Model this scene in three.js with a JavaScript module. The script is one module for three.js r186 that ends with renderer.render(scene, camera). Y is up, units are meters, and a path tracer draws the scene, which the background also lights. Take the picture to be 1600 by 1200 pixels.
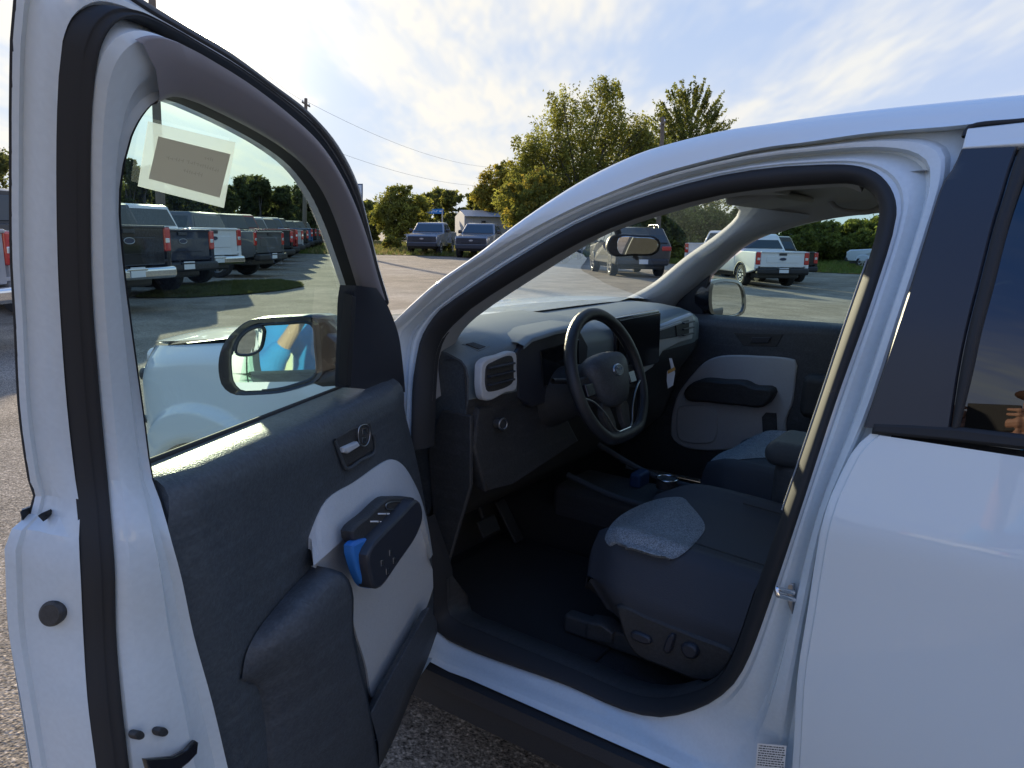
import * as THREE from 'three';
import { mergeGeometries, toCreasedNormals } from 'three/addons/utils/BufferGeometryUtils.js';
import { RoundedBoxGeometry } from 'three/addons/geometries/RoundedBoxGeometry.js';

// ---------- camera ----------
const scene = new THREE.Scene();
const D2R = Math.PI / 180;
const W = 1600, H = 1200, FOC = 1182;
const EYE = new THREE.Vector3(-2.15, 1.42, 1.825);
const AZ = 54.8 * D2R, PITCH = 11.23 * D2R, ROLL = 0.88 * D2R;
const FWD = new THREE.Vector3(Math.sin(AZ) * Math.cos(PITCH), -Math.sin(PITCH), -Math.cos(AZ) * Math.cos(PITCH));
const R0 = new THREE.Vector3(Math.cos(AZ), 0, Math.sin(AZ)), U0 = new THREE.Vector3().crossVectors(R0, FWD);
const RIGHT = R0.clone().multiplyScalar(Math.cos(ROLL)).addScaledVector(U0, Math.sin(ROLL));
const UP = U0.clone().multiplyScalar(Math.cos(ROLL)).addScaledVector(R0, -Math.sin(ROLL));
const camera = new THREE.PerspectiveCamera(2 * Math.atan(H / 2 / FOC) / D2R, W / H, 0.02, 2500);
camera.position.copy(EYE); camera.up.copy(UP); camera.lookAt(EYE.clone().add(FWD));

const renderer = new THREE.WebGLRenderer({ antialias: true });
renderer.setSize(1024, 768);
renderer.toneMapping = THREE.LinearToneMapping;
renderer.toneMappingExposure = 1.75;
renderer.shadowMap.enabled = true;

// ---------- seeded noise ----------
let seed = 7;
const rnd = () => { seed = (seed * 1664525 + 1013904223) >>> 0; return seed / 4294967296; };
const rr = (a, b) => a + (b - a) * rnd();
function hash3(x, y, z) { let h = (x * 374761393 + y * 668265263 + z * 2147483647) | 0; h = Math.imul(h ^ (h >>> 13), 1274126177); h ^= h >>> 16; return (h >>> 0) / 4294967296; }
const sm = (t) => t * t * (3 - 2 * t);
const clamp = (x, a = 0, b = 1) => Math.min(b, Math.max(a, x));
const sstep = (a, b, x) => sm(clamp((x - a) / (b - a)));
const lerp = (a, b, t) => a + (b - a) * t;
function vnoise(x, y, z) {
  const xi = Math.floor(x), yi = Math.floor(y), zi = Math.floor(z), fx = sm(x - xi), fy = sm(y - yi), fz = sm(z - zi);
  const c = (i, j, k) => hash3(xi + i, yi + j, zi + k);
  return lerp(lerp(lerp(c(0, 0, 0), c(1, 0, 0), fx), lerp(c(0, 1, 0), c(1, 1, 0), fx), fy), lerp(lerp(c(0, 0, 1), c(1, 0, 1), fx), lerp(c(0, 1, 1), c(1, 1, 1), fx), fy), fz);
}
function fbm(x, y, z, o = 4) { let s = 0, a = 0.5, n = 0; for (let i = 0; i < o; i++) { s += a * vnoise(x, y, z); n += a; a *= 0.5; x = x * 2.03 + 11.3; y = y * 2.03 + 4.7; z = z * 2.03 + 7.1; } return s / n; }
// tiling value noise in 2-D
function tnoise(x, y, p, s) { const xi = Math.floor(x), yi = Math.floor(y), fx = sm(x - xi), fy = sm(y - yi), m = (v) => ((v % p) + p) % p; const c = (i, j) => hash3(m(xi + i), m(yi + j), s); return lerp(lerp(c(0, 0), c(1, 0), fx), lerp(c(0, 1), c(1, 1), fx), fy); }
function tfbm(u, v, p, s, o = 4) { let t = 0, a = 0.5, n = 0; for (let i = 0; i < o; i++) { t += a * tnoise(u * p, v * p, p, s + i * 17); n += a; a *= 0.5; p *= 2; } return t / n; }

// ---------- pixel -> ray (for measuring places on the truck's own surfaces) ----------
const rayOf = (x, y) => FWD.clone().addScaledVector(RIGHT, (x - W / 2) / FOC).addScaledVector(UP, (H / 2 - y) / FOC);
const onAxis = (k, v, x, y) => { const d = rayOf(x, y); return EYE.clone().addScaledVector(d, (v - EYE[k]) / d[k]); };
const atDepth = (x, y, z) => EYE.clone().addScaledVector(rayOf(x, y), z);

// ---------- sky and sun ----------
const SUN = rayOf(318, 40).normalize();
{
  const w = 3072, h = 1536, data = new Float32Array(w * h * 4);
  for (let j = 0; j < h; j++) {
    const el = ((j + 0.5) / h - 0.5) * Math.PI, sy = Math.sin(el), cy = Math.cos(el);
    for (let i = 0; i < w; i++) {
      const az = ((i + 0.5) / w - 0.5) * 2 * Math.PI, x = Math.cos(az) * cy, z = Math.sin(az) * cy, o = (j * w + i) * 4;
      if (sy < -0.02) { data[o] = 0.3; data[o + 1] = 0.29; data[o + 2] = 0.27; data[o + 3] = 1; continue; }
      const e = Math.max(sy, 0), mu = clamp(x * SUN.x + sy * SUN.y + z * SUN.z, -1, 1), ang = Math.acos(mu) / D2R;
      const t = Math.pow(e, 0.72);
      const toSun = 0.5 + 0.5 * mu, glow = lerp(0.43, 0.61, Math.pow(toSun, 1.15));
      let r = lerp(0.74, 0.03, t), g = lerp(0.81, 0.26, t), b = lerp(0.78, 0.70, t);
      r *= glow; g *= glow; b *= lerp(0.66, 0.68, toSun);
      // streaky high cloud
      const q = 1 / (e + 0.10), px = x * q, pz = z * q;
      const ca = Math.cos(0.55), sa = Math.sin(0.55), ux = px * ca - pz * sa, uz = px * sa + pz * ca;
      const wob = fbm(px * 0.5, pz * 0.5, 3.1, 3) - 0.5;
      const n1 = fbm(ux * 0.55 + wob * 2.2, uz * 1.7 + wob * 2.6, 9.2, 5), n2 = fbm(ux * 0.22, uz * 0.30, 21.7, 3), n3 = fbm(ux * 1.5 + wob * 3, uz * 7.5 + wob * 4, 5.5, 4);
      const n4 = fbm(ux * 5 + wob * 9, uz * 22 + wob * 12, 2.5, 3);
      let c = sstep(0.38, 0.66, n1 * 0.70 + n2 * 0.40 - 0.07 + 0.10 * (n4 - 0.5)) * (1.35 * n3 + 0.7 * n4 - 0.22);
      c = clamp(c * 1.05 * lerp(1, 0.75, sstep(0.2, 0.9, e)));
      const cl = lerp(0.40, 0.56, Math.pow(toSun, 1.2)), warm = Math.pow(toSun, 2);
      r = lerp(r, cl * lerp(0.88, 0.99, warm), c); g = lerp(g, cl * lerp(1.0, 0.955, warm), c); b = lerp(b, cl * lerp(1.16, 0.88, warm), c);
      // air round the sun
      const a1 = 0.14 * Math.exp(-ang / 11), a2 = 1.9 * Math.exp(-ang / 2.6), a3 = 26 * Math.exp(-((ang / 1.05) ** 2));
      r += a1 + a2 + a3; g += a1 * 0.92 + a2 * 0.86 + a3 * 0.88; b += a1 * 0.74 + a2 * 0.62 + a3 * 0.66;
      data[o] = r; data[o + 1] = g; data[o + 2] = b; data[o + 3] = 1;
    }
  }
  const sky = new THREE.DataTexture(data, w, h, THREE.RGBAFormat, THREE.FloatType);
  sky.mapping = THREE.EquirectangularReflectionMapping; sky.magFilter = THREE.LinearFilter; sky.minFilter = THREE.LinearFilter; sky.needsUpdate = true;
  scene.background = sky; scene.environment = sky;
}
const sun = new THREE.DirectionalLight(new THREE.Color().setRGB(1, 0.84, 0.60), 5);
sun.position.copy(SUN).multiplyScalar(60); sun.target.position.set(0, 0, 0);
sun.castShadow = true; sun.shadow.mapSize.set(4096, 4096);
Object.assign(sun.shadow.camera, { left: -60, right: 60, top: 60, bottom: -60, near: 1, far: 200 });
scene.add(sun, sun.target);

const MIRROR_TILT = [0.47, 0.09];
// ---------- helpers ----------
const V = (x, y, z) => new THREE.Vector3(x, y, z);
const taken = new Map();
function numbered(name) { const n = taken.get(name) ?? 0; taken.set(name, n + 1); return n ? name + '_' + String(n).padStart(3, '0') : name; }
function shade(o) { o.castShadow = true; o.receiveShadow = true; return o; }
function thing(name, label, category, group, pos, turn = 0) {
  const o = new THREE.Group(); o.name = numbered(name); scene.add(o);
  if (pos) o.position.copy(pos); o.rotation.y = turn; o.userData = { label, category }; if (group) o.userData.group = group;
  return o;
}
function part(name, geo, m, parent) { const o = shade(new THREE.Mesh(Array.isArray(geo) ? join(geo) : geo, m)); o.name = name; parent.add(o); return o; }
function sub(name, parent) { const g = new THREE.Group(); g.name = name; parent.add(g); return g; }
function single(name, geo, m, label, category, group) { const o = shade(new THREE.Mesh(Array.isArray(geo) ? join(geo) : geo, m)); o.name = numbered(name); scene.add(o); o.userData = { label, category }; if (group) o.userData.group = group; return o; }
function structure(name, geo, m) { const o = shade(new THREE.Mesh(geo, m)); o.name = numbered(name); scene.add(o); o.userData = { kind: 'structure' }; return o; }
function join(list) {
  const gs = list.map((g) => { g = g.index ? g.toNonIndexed() : g; if (!g.attributes.normal) g.computeVertexNormals(); if (!g.attributes.uv) uvBox(g); for (const k of Object.keys(g.attributes)) if (!['position', 'normal', 'uv'].includes(k)) g.deleteAttribute(k); return g; });
  return mergeGeometries(gs);
}
function uvBox(g) { // uv in metres, by the way a face points
  if (g.index) g = g.toNonIndexed();
  if (!g.attributes.normal) g.computeVertexNormals();
  const p = g.attributes.position, n = p.count, uv = new Float32Array(n * 2), a = V(), b = V(), c = V();
  for (let i = 0; i < n; i += 3) {
    a.fromBufferAttribute(p, i); b.fromBufferAttribute(p, i + 1); c.fromBufferAttribute(p, i + 2);
    const N = b.clone().sub(a).cross(c.clone().sub(a)), x = Math.abs(N.x), y = Math.abs(N.y), z = Math.abs(N.z);
    [a, b, c].forEach((q, k) => { const [s, t] = y >= x && y >= z ? [q.x, q.z] : x >= z ? [q.z, q.y] : [q.x, q.y]; uv[(i + k) * 2] = s; uv[(i + k) * 2 + 1] = t; });
  }
  g.setAttribute('uv', new THREE.BufferAttribute(uv, 2)); return g;
}
function loft(rows, { closed = false, crease = 0 } = {}) { // rows of equally many points
  const m = rows.length, n = rows[0].length, pos = [], idx = [];
  rows.forEach((r) => r.forEach((p) => pos.push(p.x, p.y, p.z)));
  for (let i = 0; i < m - 1; i++) for (let j = 0; j < (closed ? n : n - 1); j++) { const a = i * n + j, b = i * n + (j + 1) % n, c = a + n, d = b + n; idx.push(a, c, b, b, c, d); }
  let g = new THREE.BufferGeometry(); g.setAttribute('position', new THREE.Float32BufferAttribute(pos, 3)); g.setIndex(idx); g.computeVertexNormals();
  g = crease ? toCreasedNormals(g, crease) : g.toNonIndexed();
  return uvBox(g);
}
function resample(pts, n) { // evenly spaced along a smooth line
  const c = new THREE.CatmullRomCurve3(pts, false, 'centripetal'); c.arcLengthDivisions = Math.max(200, pts.length * 24); return c.getSpacedPoints(n - 1);
}
function keyed(pts, keys, n) { // n points between each pair of keyed points
  const c = new THREE.CatmullRomCurve3(pts, false, 'centripetal'), out = [];
  for (let k = 0; k < keys.length - 1; k++) {
    const dense = []; for (let i = 0; i <= 60; i++) dense.push(c.getPoint((keys[k] + (keys[k + 1] - keys[k]) * i / 60) / (pts.length - 1)));
    const acc = [0]; for (let i = 1; i <= 60; i++) acc.push(acc[i - 1] + dense[i].distanceTo(dense[i - 1]));
    for (let i = k ? 1 : 0; i <= n; i++) { const t = acc[60] * i / n; let s = 0; while (s < 59 && acc[s + 1] < t) s++; out.push(dense[s].clone().lerp(dense[s + 1], acc[s + 1] > acc[s] ? (t - acc[s]) / (acc[s + 1] - acc[s]) : 0)); }
  }
  return out;
}
function tube(pts, r, seg = 8, n = 0, closed = false) { const c = pts.length === 2 ? new THREE.LineCurve3(pts[0], pts[1]) : new THREE.CatmullRomCurve3(pts, closed, 'centripetal'); return new THREE.TubeGeometry(c, n || Math.max(2, pts.length * 6), r, seg, closed); }
function rbox(w, h, d, r = 0.01, x = 0, y = 0, z = 0, s = 2) { const g = new RoundedBoxGeometry(w, h, d, s, Math.min(r, w / 2.01, h / 2.01, d / 2.01)); g.translate(x, y, z); return g; }
function cyl(r0, r1, h, seg = 20) { return new THREE.CylinderGeometry(r0, r1, h, seg); }
// a flat traced outline with thickness and a rounded front edge; "dir" points to the front
function plate(pts, dir, thick, bevel = 0.003) {
  dir = dir.clone().normalize();
  const c = pts.reduce((s, p) => s.add(p), V(0, 0, 0)).multiplyScalar(1 / pts.length);
  let ux = pts[1].clone().sub(pts[0]); ux.addScaledVector(dir, -ux.dot(dir)).normalize(); const uy = dir.clone().cross(ux);
  let two = pts.map((p) => new THREE.Vector2(p.clone().sub(c).dot(ux), p.clone().sub(c).dot(uy))), P = pts.slice();
  if (THREE.ShapeUtils.area(two) < 0) { two = two.slice().reverse(); P = P.slice().reverse(); }
  const n = P.length;
  const inset = (d) => P.map((p, i) => {
    const a = two[(i + n - 1) % n], b = two[i], e = two[(i + 1) % n];
    const t1 = b.clone().sub(a).normalize(), t2 = e.clone().sub(b).normalize(), n1 = new THREE.Vector2(-t1.y, t1.x), n2 = new THREE.Vector2(-t2.y, t2.x);
    const m = n1.add(n2).normalize(), k = d / Math.max(0.35, m.dot(n2));
    return p.clone().addScaledVector(ux, m.x * k).addScaledVector(uy, m.y * k);
  });
  const ring = (d, h) => inset(d).map((p) => p.addScaledVector(dir, h));
  const rows = [ring(0, -thick), ring(0, -bevel), ring(bevel * 0.3, -bevel * 0.3), ring(bevel, 0)];
  const side = loft(rows, { closed: true, crease: 0.9 });
  const tri = THREE.ShapeUtils.triangulateShape(two, []), pos = [], f = rows[3], bk = rows[0];
  tri.forEach(([i, j, k]) => { for (const q of [f[i], f[j], f[k]]) pos.push(q.x, q.y, q.z); for (const q of [bk[i], bk[k], bk[j]]) pos.push(q.x, q.y, q.z); });
  const g = new THREE.BufferGeometry(); g.setAttribute('position', new THREE.Float32BufferAttribute(pos, 3)); g.computeVertexNormals(); uvBox(g);
  return join([side, g]);
}
function smoothClosed(pts, n) { const c = new THREE.CatmullRomCurve3(pts, true, 'centripetal'); return c.getSpacedPoints(n).slice(0, n); }
function flip(g) { // mirrored to the truck's other side
  g = g.clone(); if (g.index) g = g.toNonIndexed(); const p = g.attributes.position, nn = g.attributes.normal;
  for (let i = 0; i < p.count; i++) { p.setX(i, -p.getX(i)); nn.setX(i, -nn.getX(i)); }
  for (const k of Object.keys(g.attributes)) { const a = g.attributes[k], s = a.itemSize; for (let i = 0; i < a.count; i += 3) for (let q = 0; q < s; q++) { const t = a.array[(i + 1) * s + q]; a.array[(i + 1) * s + q] = a.array[(i + 2) * s + q]; a.array[(i + 2) * s + q] = t; } }
  return g;
}

// ---------- textures and materials ----------
function tex(n, f, srgb = true, rep = 1) {
  const d = new Uint8Array(n * n * 4); for (let j = 0; j < n; j++) for (let i = 0; i < n; i++) { const c = f(i / n, j / n, i, j); for (let k = 0; k < 3; k++) d[(j * n + i) * 4 + k] = clamp(c[k] ?? c[0]) * 255; d[(j * n + i) * 4 + 3] = 255; }
  const t = new THREE.DataTexture(d, n, n); t.wrapS = t.wrapT = THREE.RepeatWrapping; t.magFilter = THREE.LinearFilter; t.minFilter = THREE.LinearMipmapLinearFilter; t.generateMipmaps = true; if (srgb) t.colorSpace = THREE.SRGBColorSpace; t.repeat.set(rep, rep); t.needsUpdate = true; return t;
}
const gray = (x) => [x, x, x];
const lin = (r, g, b) => new THREE.Color().setRGB(r, g, b);
const mat = (r, g, b, o = {}) => new THREE.MeshStandardMaterial({ color: lin(r, g, b), roughness: 0.6, side: THREE.DoubleSide, ...o });
const phys = (r, g, b, o = {}) => new THREE.MeshPhysicalMaterial({ color: lin(r, g, b), roughness: 0.5, side: THREE.DoubleSide, ...o });
const grainBump = tex(256, (u, v) => gray(0.6 * tnoise(u * 64, v * 64, 64, 3) + 0.4 * tnoise(u * 128, v * 128, 128, 9)), false, 1 / 0.11);
const smear = tex(512, (u, v) => gray(0.75 + 0.35 * (tfbm(u, v, 5, 31, 5) - 0.5) + (tfbm(u, v, 40, 77, 2) - 0.5) * 0.2), false, 1 / 0.9);
const dustTint = tex(512, (u, v) => { const t = 0.97 + 0.025 * (tfbm(u, v, 4, 12, 5) - 0.5) + 0.025 * (tnoise(u * 200, v * 200, 200, 5) - 0.5); return [t, t, t]; }, true, 1 / 0.8);
const scuff = tex(512, (u, v, i, j) => { const t = 0.88 + 0.10 * (tfbm(u, v, 6, 41, 5) - 0.5) + 0.16 * (tnoise(u * 170, v * 170, 170, 6) - 0.5) + (hash3(i, j, 9) > 0.993 ? 0.14 : 0) + 0.10 * sstep(0.62, 0.8, tnoise(u * 5 + 3, v * 60, 60, 23)) * tnoise(u * 40, v * 40, 40, 2); return gray(t); }, true, 1 / 0.55);
const weave = tex(256, (u, v, i, j) => { const a = ((i >> 1) + (j >> 1)) % 2, n = hash3(i >> 1, j >> 2, 4), s = hash3(i >> 3, j >> 1, 8); return gray(0.45 + 0.16 * a + 0.30 * n + 0.12 * s); }, true, 1 / 0.16);
const weaveB = tex(256, (u, v, i, j) => gray(0.5 * (((i >> 1) + (j >> 1)) % 2) + 0.5 * hash3(i >> 1, j >> 1, 2)), false, 1 / 0.16);
const M = {
  paint: phys(0.70, 0.765, 0.79, { roughness: 0.7, specularIntensity: 0.15, clearcoat: 1, clearcoatRoughness: 0.02 }),
  paintIn: phys(0.68, 0.745, 0.77, { roughness: 0.7, specularIntensity: 0.15, clearcoat: 0.8, clearcoatRoughness: 0.08, map: dustTint }),
  rubber: mat(0.018, 0.019, 0.021, { roughness: 0.72 }),
  cladding: mat(0.022, 0.022, 0.024, { roughness: 0.62, bumpMap: grainBump, bumpScale: 0.0006 }),
  gloss: phys(0.012, 0.014, 0.02, { roughness: 0.22, clearcoat: 0.6, clearcoatRoughness: 0.06 }),
  satinBlack: mat(0.030, 0.033, 0.042, { roughness: 0.42 }),
  navy: mat(0.075, 0.089, 0.102, { map: scuff, roughness: 0.5, bumpMap: grainBump, bumpScale: 0.0005 }),
  dashTop: phys(0.16, 0.195, 0.205, { roughness: 0.40, bumpMap: grainBump, bumpScale: 0.0004 }),
  frameTrim: mat(0.25, 0.235, 0.25, { roughness: 0.5 }),
  navyDark: mat(0.075, 0.085, 0.097, { map: scuff, roughness: 0.55, bumpMap: grainBump, bumpScale: 0.0005 }),
  charcoal: mat(0.052, 0.053, 0.054, { map: scuff, roughness: 0.55, bumpMap: grainBump, bumpScale: 0.0005 }),
  greyTrim: mat(0.52, 0.545, 0.56, { roughness: 0.55, bumpMap: grainBump, bumpScale: 0.0006, map: dustTint }),
  stone: mat(0.34, 0.35, 0.36, { roughness: 0.7, bumpMap: grainBump, bumpScale: 0.0004 }),
  liner: mat(0.36, 0.355, 0.34, { roughness: 0.95, bumpMap: weaveB, bumpScale: 0.0006 }),
  blue: mat(0.03, 0.17, 0.50, { roughness: 0.45 }), trayBlue: mat(0.012, 0.04, 0.11, { roughness: 0.6 }),
  chrome: phys(0.75, 0.76, 0.78, { roughness: 0.15, metalness: 1 }),
  steel: phys(0.45, 0.46, 0.48, { roughness: 0.3, metalness: 1 }),
  mirror: phys(0.88, 0.9, 0.9, { roughness: 0.02, metalness: 1 }),
  glassGreen: phys(0.88, 0.95, 0.91, { roughness: 0.0, transmission: 1, thickness: 0, ior: 1.5 }),
  glassDoor: phys(0.68, 0.87, 0.81, { roughness: 0.0, transmission: 1, thickness: 0, ior: 1.5 }),
  privacy: phys(0.035, 0.045, 0.05, { roughness: 0.0, transmission: 1, thickness: 0, ior: 1.85 }),
  seatFabric: mat(0.55, 0.60, 0.63, { roughness: 0.95, map: weave, bumpMap: weaveB, bumpScale: 0.0012 }),
  seatDark: mat(0.050, 0.055, 0.066, { roughness: 0.75, bumpMap: grainBump, bumpScale: 0.0005 }),
  carpet: mat(0.024, 0.024, 0.025, { roughness: 1, bumpMap: weaveB, bumpScale: 0.002 }),
  wheelLeather: phys(0.020, 0.022, 0.026, { roughness: 0.38, bumpMap: grainBump, bumpScale: 0.0003 }),
  tyre: mat(0.02, 0.02, 0.021, { roughness: 0.9 }),
  screen: phys(0.008, 0.009, 0.011, { roughness: 0.12 }),
  red: phys(0.45, 0.015, 0.015, { roughness: 0.25, clearcoat: 1 }),
  white: mat(0.8, 0.8, 0.78, { roughness: 0.6 }),
  mark: mat(0.72, 0.74, 0.76, { roughness: 0.6 }),
};
// print on a small canvas, drawn on a mesh with uv 0..1
function printed(w, h, draw, o = {}) { const c = document.createElement('canvas'); c.width = w; c.height = h; const x = c.getContext('2d'); draw(x, w, h); const t = new THREE.CanvasTexture(c); t.colorSpace = THREE.SRGBColorSpace; t.anisotropy = 4; return new THREE.MeshStandardMaterial({ map: t, roughness: 0.8, side: THREE.DoubleSide, ...o }); }
function quad(a, b, c, d) { const g = new THREE.BufferGeometry(); g.setAttribute('position', new THREE.Float32BufferAttribute([a, b, c, d].flatMap((p) => [p.x, p.y, p.z]), 3)); g.setAttribute('uv', new THREE.Float32BufferAttribute([0, 1, 1, 1, 1, 0, 0, 0], 2)); g.setIndex([0, 3, 1, 1, 3, 2]); g.computeVertexNormals(); return g; } // top-left, top-right, bottom-right, bottom-left
// ================= the white pickup: x = its right, -z = its front =================
const truck = thing('pickup_truck', 'white pickup truck with its driver door swung wide open', 'pickup truck');
// how far out the truck's left side stands at each height
const SY = [0.25, 0.42, 0.60, 0.85, 0.952, 0.976, 1.05, 1.13, 1.22, 1.30, 1.45, 1.58, 1.62, 1.66], SX = [-0.85, -0.885, -0.905, -0.9145, -0.9185, -0.917, -0.900, -0.882, -0.864, -0.841, -0.768, -0.68, -0.648, -0.58];
function S(y) {
  if (y <= SY[0]) return SX[0]; const L = SY.length - 1; if (y >= SY[L]) return SX[L] + (y - SY[L]) * 1.6;
  let i = 0; while (SY[i + 1] < y) i++;
  const m = (k) => k <= 0 || k >= L ? (SX[Math.min(L, k + 1)] - SX[Math.max(0, k - 1)]) / (SY[Math.min(L, k + 1)] - SY[Math.max(0, k - 1)]) : (SX[k + 1] - SX[k - 1]) / (SY[k + 1] - SY[k - 1]);
  const h = SY[i + 1] - SY[i], t = (y - SY[i]) / h, t2 = t * t, t3 = t2 * t;
  return (2 * t3 - 3 * t2 + 1) * SX[i] + (t3 - 2 * t2 + t) * h * m(i) + (-2 * t3 + 3 * t2) * SX[i + 1] + (t3 - t2) * h * m(i + 1);
}
// where the line of sight of a pixel meets that side (off = metres further in)
function side(px, py, off = 0) { const d = rayOf(px, py); let a = 0.5, b = 3; for (let i = 0; i < 50; i++) { const m = (a + b) / 2, p = EYE.clone().addScaledVector(d, m); p.x < S(p.y) + off ? a = m : b = m; } return EYE.clone().addScaledVector(d, a); }
function sideRight(px, py, off = 0) { const d = rayOf(px, py); let a = 0.5, b = 8; for (let i = 0; i < 50; i++) { const m = (a + b) / 2, p = EYE.clone().addScaledVector(d, m); p.x < -(S(p.y) + off) ? a = m : b = m; } return EYE.clone().addScaledVector(d, a); }
const sp = (y, z, off = 0) => V(S(y) + off, y, z);

// --- contours round the door opening, front pillar up, along the roof, down the rear pillar, along the sill ---
const KEYS = [0, 6, 13, 18, 23, 28, 32, 34], NK = 14;
const yz = (y, z) => ({ y, z });
const SO = [[645, 700], [646, 657], [648, 596], [654, 557], [661, 527], [674, 503], [692, 481], [720, 461], [820, 396], [920, 340], [1020, 302], [1120, 275], [1200, 262], [1279, 257], [1333, 258], [1365, 267], [1387, 286], [1399, 311], [1401, 336], [1393, 374], [1377, 425], [1352, 500], [1310, 617], [1250, 800], [1210, 920], [1168, 1033], [1143, 1073], [1100, 1103], [1036, 1119], [978, 1108], [890, 1070], [721, 1008], [683, 983], yz(0.57, 0.645), yz(0.74, 0.632)];
const SI = [[668, 700], [670, 635], [672, 600], [674, 568], [678, 548], [685, 531], [703, 509], [726, 487], [823, 424], [922, 369], [1022, 331], [1121, 305], [1200, 294], [1279, 288], [1327, 287], [1352, 295], [1366, 309], [1372, 325], [1372, 343], [1366, 372], [1358, 400], [1322, 503], [1284, 617], [1222, 800], [1180, 920], [1145, 1020], [1120, 1062], [1085, 1080], [1030, 1090], [985, 1082], [900, 1046], [745, 982], [705, 962], yz(0.58, 0.67), yz(0.74, 0.657)];
const GR = [yz(0.92, 0.55), yz(0.98, 0.55), yz(1.06, 0.545), yz(1.14, 0.53), [616, 515], [632, 503], [655, 483], [708, 437], [808, 374], [912, 321], [1015, 279], [1115, 251], [1200, 233], [1290, 221], [1400, 208], [1470, 207], [1500, 222], [1502, 250], [1495, 282], [1478, 333], [1460, 392], [1428, 490], [1385, 625], [1312, 790], [1284, 930], [1268, 1040], [1260, 1120], [1256, 1190], [1246, 1286], [1060, 1205], [905, 1137], [735, 1062], [670, 1033], yz(0.48, 0.57), yz(0.70, 0.55)];
const isSill = (i) => i >= 27 && i <= 33 ? 1 : i === 26 ? 0.6 : i === 25 ? 0.25 : 0;
const isRear = (i) => i >= 15 && i <= 27 ? 1 : 0;
const offSO = (i) => lerp(0.05, 0.085, isSill(i)), offSI = (i) => lerp(0.07, 0.115, isSill(i)), offGR = (i) => isSill(i) === 1 && i > 27 ? 0.0 : isRear(i) ? 0.05 : 0.05;
const place = (list, off) => list.map((q, i) => q.y !== undefined ? sp(q.y, q.z, off(i)) : side(q[0], q[1], off(i)));
const cSO = keyed(place(SO, offSO), KEYS, NK), cSI = keyed(place(SI, offSI), KEYS, NK), cGR = keyed(place(GR, offGR), KEYS, NK);
const inner = (p, d) => V(p.x + d, p.y, p.z);
const mix = (a, b, t, d = 0) => a.map((p, i) => inner(p.clone().lerp(b[i], t), d));
const ringN = cSO.length;
const sillAt = cSO.map((p) => sstep(0.62, 0.45, p.y));
// pressed flange between roof groove and rubber seal, with its ridges
const ridge = (t, d) => cGR.map((p, i) => inner(p.clone().lerp(cSO[i], t), d * (1 - 0.85 * sillAt[i])));
part('door_frame', loft([cGR.map((p, i) => inner(p.clone().lerp(cSO[i], -0.45 * (1 - sillAt[i])), 0.012)), cGR, ridge(0.16, -0.004), ridge(0.22, -0.024), ridge(0.28, -0.028), ridge(0.36, -0.026), ridge(0.44, -0.022), ridge(0.50, 0.010), ridge(0.55, 0.014), ridge(0.72, 0.0), ridge(0.80, -0.005), ridge(0.88, -0.004), ridge(0.93, 0.003), cSO, mix(cSO, cSI, 0.25, 0.03)], { crease: 0.5 }), M.paintIn, truck);
// rubber seal round the opening
part('door_seal', loft([mix(cSO, cSI, 0.0, 0.004), mix(cSO, cSI, 0.06, -0.010), mix(cSO, cSI, 0.25, -0.018), mix(cSO, cSI, 0.5, -0.018), mix(cSO, cSI, 0.75, -0.012), mix(cSO, cSI, 0.95, -0.002), mix(cSO, cSI, 1.0, 0.01), mix(cSO, cSI, 0.9, 0.03)]), M.rubber, truck);
// light lip of the inner pillar cover along the rear edge of the opening
{ const a = 3 * NK + 2, b = 4 * NK + 1, line = cSI.slice(a, b).map((p) => V(p.x + 0.010, p.y, p.z - 0.003)); part('pillar_trim', tube(line.filter((_, i) => i % 2 === 0), 0.0018, 6, 60), M.stone, truck); part('pillar_cover', loft([line, line.map((p) => V(p.x + 0.06, p.y, p.z + 0.006)), line.map((p) => V(p.x + 0.14, p.y, p.z + 0.05))]), M.carpet, truck); }
// inner cover of the front pillar and roof side (grey)
{
  const TI = [[676, 700], [677, 640], [679, 604], [680, 574], [687, 552], [699, 530], [722, 507], [742, 492], [828, 436], [935, 372], [1030, 338], [1124, 312], [1200, 300], [1279, 294], [1325, 293], [1346, 301]];
  const pts = TI.map((q) => side(q[0], q[1], 0.14)), from = 2 * NK / 6 | 0;
  const ti = keyed(pts, [0, 6, 13, 15], NK), n = ti.length, o1 = mix(cSI, cSI, 0, 0.012).slice(0, n);
  for (let i = 2 * NK; i < n; i++) o1[i].lerp(inner(cSI[Math.min(ringN - 1, 2 * NK + Math.round((i - 2 * NK) * 0.4))], 0.012), 1);
  part('pillar_trim', loft([o1, o1.map((p, i) => p.clone().lerp(ti[i], 0.5).setX(p.x + 0.035)), ti, ti.map((p) => V(p.x + 0.07, p.y + 0.012, p.z - 0.01)), ti.map((p) => V(p.x + 0.10, p.y + 0.05, p.z - 0.02))].map((r) => r.slice(5))), M.stone, truck);
}
// sill plate (black) inside the seal, then the floor
{
  const a = 4 * NK + 4, b = 6 * NK + 6, line = cSI.slice(a, b);
  part('sill_plate', loft([inner ? line.map((p) => inner(p, -0.002)) : 0, line.map((p) => V(p.x + 0.02, p.y + 0.004, p.z)), line.map((p) => V(p.x + 0.07, Math.min(p.y, 0.50) - 0.01, lerp(p.z, 1.0, 0.03))), line.map((p) => V(p.x + 0.09, 0.40, lerp(p.z, 1.0, 0.05)))]), M.charcoal, truck);
}
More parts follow.
